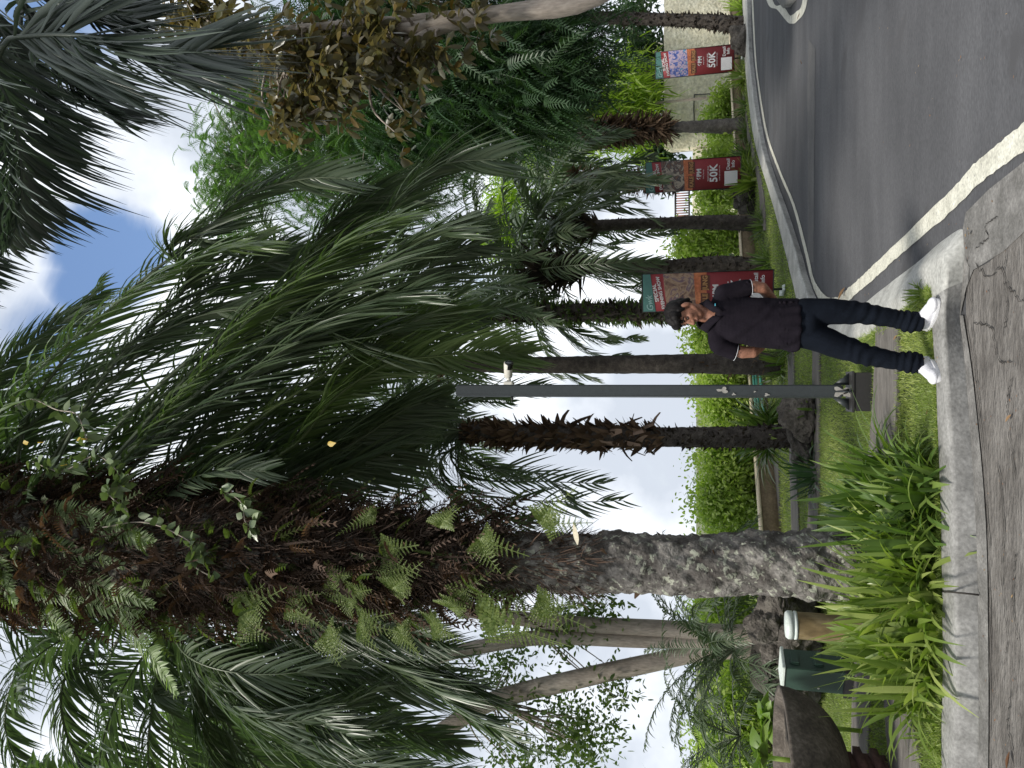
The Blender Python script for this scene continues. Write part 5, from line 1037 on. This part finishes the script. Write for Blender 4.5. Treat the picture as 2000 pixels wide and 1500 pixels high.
HC_ = W(889, 1338, -.02); Rh = Matrix.Rotation(R(-58), 3, 'Z') @ Matrix.Rotation(R(20), 3, 'X')
def H(x, y, z): return tuple(HC_ + Rh @ Vector((x, y, z)))
body = [('e', H(0, .012, .040), (.074, .092, .082), Rh), ('e', H(0, -.022, -.022), (.060, .066, .080), Rh), ('c', H(0, -.052, -.082), .026, H(0, -.048, -.092), .024),
        ('c', H(-.042, -.02, -.06), .022, H(-.012, -.055, -.085), .020), ('c', H(.042, -.02, -.06), .022, H(.012, -.055, -.085), .020), ('c', H(-.05, .01, -.045), .02, H(-.042, -.02, -.06), .022), ('c', H(.05, .01, -.045), .02, H(.042, -.02, -.06), .022),
        ('c', H(0, -.084, .012), .0085, H(0, -.108, -.022), .0125), ('c', H(-.011, -.094, -.026), .009, H(.011, -.094, -.026), .009),
        ('c', H(-.035, -.073, .026), .010, H(.035, -.073, .026), .010), ('c', H(-.017, -.084, -.050), .0075, H(.017, -.084, -.050), .0075), ('c', H(-.015, -.082, -.061), .008, H(.015, -.082, -.061), .008),
        ('e', H(-.034, -.062, -.018), (.022, .018, .022), Rh), ('e', H(.034, -.062, -.018), (.022, .018, .022), Rh),
        ('e', H(.076, .012, -.010), (.010, .018, .032), Rh), ('e', H(-.076, .012, -.010), (.010, .018, .032), Rh),
        ('c', W(892, 1350, .03), .056, W(886, 1385, .03), .062), ('c', W(886, 1385, .03), .062, W(880, 1402, .03), .075),
        ('c', W(880, 1420, .02), .075, W(872, 1500, .02), .09), ('c', W(872, 1500, .02), .09, W(865, 1545, .02), .09),
        ('c', W(885, 1402, .03), .05, W(923, 1416, .03), .042), ('c', W(875, 1398, .03), .05, W(825, 1408, .03), .042),
        ('c', W(923, 1416, .03), .042, W(940, 1470, .05), .043), ('c', W(940, 1470, .05), .043, W(938, 1488, .06), .038), ('c', W(938, 1488, .06), .040, W(905, 1518, .20), .028),
        ('c', W(825, 1408, .03), .042, W(812, 1450, .05), .043), ('c', W(812, 1450, .05), .043, W(812, 1470, .06), .038), ('c', W(812, 1470, .06), .040, W(845, 1512, .20), .028),
        ('c', W(905, 1518, .20), .030, W(888, 1524, .22), .034), ('c', W(845, 1512, .20), .030, W(862, 1520, .23), .034),
        ('c', W(885, 1575, .02), .065, W(893, 1690, .0), .045), ('c', W(893, 1690, .0), .045, W(876, 1795, .02), .035), ('c', W(847, 1575, .02), .065, W(805, 1690, .0), .045), ('c', W(805, 1690, .0), .045, W(793, 1798, .02), .035)]
for (u, v, dr) in ((888, 1524, -1), (862, 1520, 1)):
    for k in range(5):
        a = W(u + dr * (4 if k < 4 else 0), v - 6 + k * 4 if k < 4 else v - 9, .22 + .01 * k); m_ = a + Vector((dr * .03, .012, -.012)); e = m_ + Vector((dr * (.022 - .003 * abs(k - 1)), -.006, -.016))
        body += [('c', a, .0095, m_, .009), ('c', m_, .009, e, .0078)]
me = remesh(body, .0055, 3, "body"); obj("body", me, M_skin, person)
# stubble / brows / eyes / lips
for sx in (-1, 1):
    q = MB(); q.tube([H(sx * .016, -.082, .031), H(sx * .032, -.079, .038), H(sx * .050, -.064, .034)], [.004, .005, .003], 6); q.build("eyebrow", M_hair, person)
    q = MB(); q.tube([H(sx * .020, -.079, .009), H(sx * .033, -.079, .006), H(sx * .046, -.068, .009)], [.003, .0045, .003], 6); q.build("eye", M_eye, person)
q = MB(); q.tube([H(-.020, -.088, -.054), H(-.006, -.093, -.053), H(.006, -.093, -.053), H(.020, -.088, -.054)], [.002, .004, .004, .002], 6); q.build("lips", M_lip, person)
hair = [('e', H(0, .022, .058), (.084, .096, .080), Rh), ('e', H(0, .050, .015), (.078, .064, .075), Rh), ('c', H(-.05, -.045, .085), .032, H(.05, -.045, .085), .032), ('c', H(-.045, -.066, .078), .022, H(.03, -.070, .082), .024), ('c', H(0, -.02, .115), .035, H(.0, -.062, .098), .026),
        ('c', H(.073, -.018, .05), .014, H(.074, -.016, .012), .008), ('c', H(-.073, -.018, .05), .014, H(-.074, -.016, .012), .008), ('c', H(.066, .045, .02), .018, H(.055, .062, -.045), .015), ('c', H(-.066, .045, .02), .018, H(-.055, .062, -.045), .015), ('c', H(0, .075, -.02), .03, H(0, .066, -.055), .022)]
for i in range(26):
    a = random.uniform(-1.3, 1.3); hair.append(('c', H(math.sin(a) * .06, -math.cos(a) * .045, .105), .012, H(math.sin(a) * .078 + random.gauss(0, .004), -math.cos(a) * .086 + random.gauss(0, .003), .052 + random.uniform(-.008, .02)), .006))
me = remesh(hair, .005, 2, "hair"); fold_disp(me, lambda c: .004 * noise.noise(Vector((c.x * 60, c.y * 60, c.z * 14)))); obj("hair", me, M_hair, person)
# shirt
E = Matrix.Identity(3)
sh = []
for k in range(22):
    v = 1408 + k * 7; t = k / 21; uc = np.interp(v, [1408, 1430, 1475, 1549, 1560], [878, 875, 871, 865, 865]); hw = np.interp(v, [1408, 1430, 1475, 1549, 1560], [.135, .155, .168, .180, .182]); sh.append(('e', W(uc, v, .02), (hw, .108 + .014 * t, .055), None))
sh += [('c', W(890, 1398, .03), .062, W(926, 1414, .03), .066), ('c', W(872, 1394, .03), .062, W(824, 1406, .03), .066), ('c', W(886, 1386, .04), .068, W(878, 1405, .03), .085),
      ('c', W(926, 1414, .03), .066, W(938, 1461, .05), .060), ('c', W(824, 1406, .03), .066, W(813, 1432, .045), .060)]
me = remesh(sh, .007, 5, "polo_shirt")
zh = W(865, 1561).z; hemR = W(938, 1466, .05); hemL = W(812, 1437, .045); neckc = W(884, 1378, .0)
bm = bmesh.new(); bm.from_mesh(me)
def cut(co, no):
    bmesh.ops.bisect_plane(bm, geom=bm.verts[:] + bm.edges[:] + bm.faces[:], plane_co=co, plane_no=no, clear_outer=True)
cut(Vector((0, 0, zh)) * 1.0, Vector((.02, 0, -1)) if False else Vector((0, 0, -1)))
# neck opening: slice the neck stump off on a slanted plane
dl = [v for v in bm.verts if (Vector((v.co.x, v.co.y * .75, v.co.z)) - Vector((neckc.x, (Yq + .01) * .75, neckc.z))).length < .070 or v.co.z > W(886, 1366).z]
bmesh.ops.delete(bm, geom=dl, context='VERTS')
for hm, d in ((hemR, Vector((.10, .15, -1))), (hemL, Vector((-.25, .15, -1)))):
    dl = [v for v in bm.verts if (v.co - hm).length < .11 and (v.co - hm).dot(d) > 0 and abs(v.co.x - W(868, 1450).x) > .185]
    bmesh.ops.delete(bm, geom=dl, context='VERTS')
bm.to_mesh(me); bm.free()
def shirt_f(c):
    f = .010 * noise.noise(Vector((c.x * 9, c.y * 9, c.z * 5))) + .008 * math.sin(40 * (c.z * .8 + c.x * 1.3) + 5 * noise.noise(c * 6)) * max(0, noise.noise(c * 4 + Vector((3, 1, 2))) + .35) + .0045 * math.sin(75 * c.x + 6 * noise.noise(c * 5)) * (1 if c.z < .95 else .3)
    return f
fold_disp(me, shirt_f); o = obj("polo_shirt", me, M_shirt, person); sm = o.modifiers.new("s", 'SOLIDIFY'); sm.thickness = .004
for hm, n_, wdt in ((hemR, Vector((.10, .15, -1)).normalized(), .058), (hemL, Vector((-.25, .15, -1)).normalized(), .058)):
    q = MB(); a = Vector((1, 0, 0)) - n_ * n_.x; a.normalize(); b_ = n_.cross(a); q.tube([hm + (a * math.cos(t) + b_ * math.sin(t)) * wdt for t in np.linspace(0, 6.29, 30)], .0017, 5, cap=False); q.build("sleeve_piping", M_piping, person)
# collar: two folded wings
def collar(side):
    q = MB(); V = []; n = 14
    for i in range(n):
        t = i / (n - 1); a = R(-82 + 165 * t) if side > 0 else R(-98 - 165 * t); rx, ry = .078, .082
        cxx, cyy = neckc.x, Yq + .02
        x, y = cxx + rx * math.cos(a), cyy + ry * math.sin(a); zf = W(884, 1372).z + .022 * math.sin(a) - (.012 if i == 0 else 0) + (-.055 + .055 * min(1, t * 3.5))
        fl = .046 if i < 2 else .034
        V += [(x, y, zf + .012), (cxx + (rx + .010) * math.cos(a), cyy + (ry + .008) * math.sin(a), zf + .018), (cxx + (rx + .030) * math.cos(a), cyy + (ry + .026) * math.sin(a), zf - fl * .5), (cxx + (rx + .040) * math.cos(a), cyy + (ry + .034) * math.sin(a), zf - fl)]
    f = [[i * 4 + j, i * 4 + j + 1, (i + 1) * 4 + j + 1, (i + 1) * 4 + j] for i in range(n - 1) for j in range(3)]
    q.add(V, f); o = q.build("collar", M_shirt, person, smooth=True); o.modifiers.new("s", 'SOLIDIFY').thickness = .004
collar(1); collar(-1)
q = MB(); c = W(905, 1397, -.10); q.box(tuple(c), (.018, .003, .006), rot=.3); q.build("collar_tag", M_tag, person)
# jeans
jn_ = [('e', W(866, 1555, .02), (.165, .112, .10), None), ('e', W(866, 1578, .02), (.16, .108, .085), None), ('c', W(889, 1572, .02), .098, W(892, 1625, .01), .088), ('c', W(892, 1625, .01), .088, W(888, 1690, .0), .070), ('c', W(888, 1690, .0), .070, W(876, 1755, .01), .060), ('c', W(876, 1755, .01), .060, W(872, 1785, .02), .064),
       ('c', W(848, 1572, .02), .098, W(828, 1628, .01), .088), ('c', W(828, 1628, .01), .088, W(806, 1690, .0), .070), ('c', W(806, 1690, .0), .070, W(795, 1755, .01), .060), ('c', W(795, 1755, .01), .060, W(793, 1783, .02), .066), ('c', W(874, 1768, .01), .066, W(871, 1777, .0), .070), ('c', W(793, 1768, .01), .067, W(792, 1777, .0), .070), ('c', W(871, 1785, .0), .068, W(872, 1796, .0), .064), ('c', W(792, 1785, .0), .068, W(791, 1798, .0), .064)]
me = remesh(jn_, .007, 4, "jeans"); zk = W(800, 1690).z; za = W(800, 1775).z; zhem = W(800, 1799).z
bm = bmesh.new(); bm.from_mesh(me); bmesh.ops.bisect_plane(bm, geom=bm.verts[:] + bm.edges[:] + bm.faces[:], plane_co=Vector((0, 0, zhem)), plane_no=Vector((0, 0, -1)), clear_outer=True); bm.to_mesh(me); bm.free()
def jean_f(c):
    f = .007 * noise.noise(Vector((c.x * 12, c.y * 12, c.z * 7))); a = math.exp(-((c.z - za) / .075) ** 2); k = math.exp(-((c.z - zk) / .10) ** 2)
    return f + .0075 * a * math.sin(150 * c.z + 22 * c.x + 3 * noise.noise(c * 9)) + .006 * k * math.sin(80 * c.z + 50 * c.x + 4 * noise.noise(c * 7))
fold_disp(me, jean_f); o = obj("jeans", me, M_jeans, person); o.modifiers.new("s", 'SOLIDIFY').thickness = .004
# shoes: toes towards the camera, splayed out
for (u, v, dx) in ((877, 1819, .75), (785, 1823, -.62)):
    c = W(u, v, .0); c.z = .0; d = Vector((dx, -1, 0)).normalized(); s_ = Vector((-d.y, d.x, 0)); Rm = Matrix((s_, -d, Vector((0, 0, 1)))).transposed()
    sh_ = [('c', c - d * .045 + Vector((0, 0, .052)), .040, c + d * .02 + Vector((0, 0, .062)), .044), ('c', c - d * .05 + Vector((0, 0, .085)), .038, c + Vector((0, 0, .085)), .042), ('c', c + d * .02 + Vector((0, 0, .058)), .044, c + d * .10 + Vector((0, 0, .044)), .038), ('e', c + d * .13 + Vector((0, 0, .038)), (.046, .06, .032), Rm), ('c', c - d * .06 + Vector((0, 0, .04)), .036, c + d * .08 + Vector((0, 0, .04)), .038)]
    root_sh = remesh(sh_, .005, 3, "shoe"); o = obj("shoe", root_sh, M_shoe, person)
    q = MB(); n = 28; V = []
    for z, g in ((.003, 1.0), (.020, 1.04), (.026, 1.02)):
        for i in range(n):
            a = i / n * 2 * math.pi; lx = math.cos(a) * .047 * (1 + .12 * math.sin(a)); ly = math.sin(a) * .145; p_ = c + d * (.035 + ly * g) + s_ * (lx * g); V.append((p_.x, p_.y, z + (c.z)))
    f = [[r0 * n + i, r0 * n + (i + 1) % n, (r0 + 1) * n + (i + 1) % n, (r0 + 1) * n + i] for r0 in range(2) for i in range(n)]; q.add(V, f)
    so = MB(); so.add(V, f); cc_ = len(V); so.v.append(np.array([[c.x + d.x * .035, c.y + d.y * .035, .026]])); so.t.append(np.array([.5])); so.n += 1; so.f3.append(np.array([[2 * n + i, 2 * n + (i + 1) % n, cc_] for i in range(n)]))
    s_o = so.build("sole", M_sole, o); s_o.location = (0, 0, 0)
    for k in range(4):
        q = MB(); z = .098 - k * .010; p_ = c + d * (.045 + k * .018); q.tube([p_ + s_ * .024 + Vector((0, 0, z - .006)), p_ + Vector((0, 0, z + .002)), p_ - s_ * .024 + Vector((0, 0, z - .006))], .0035, 5); l_ = q.build("lace", M_sole, o); l_.location = (0, 0, 0)
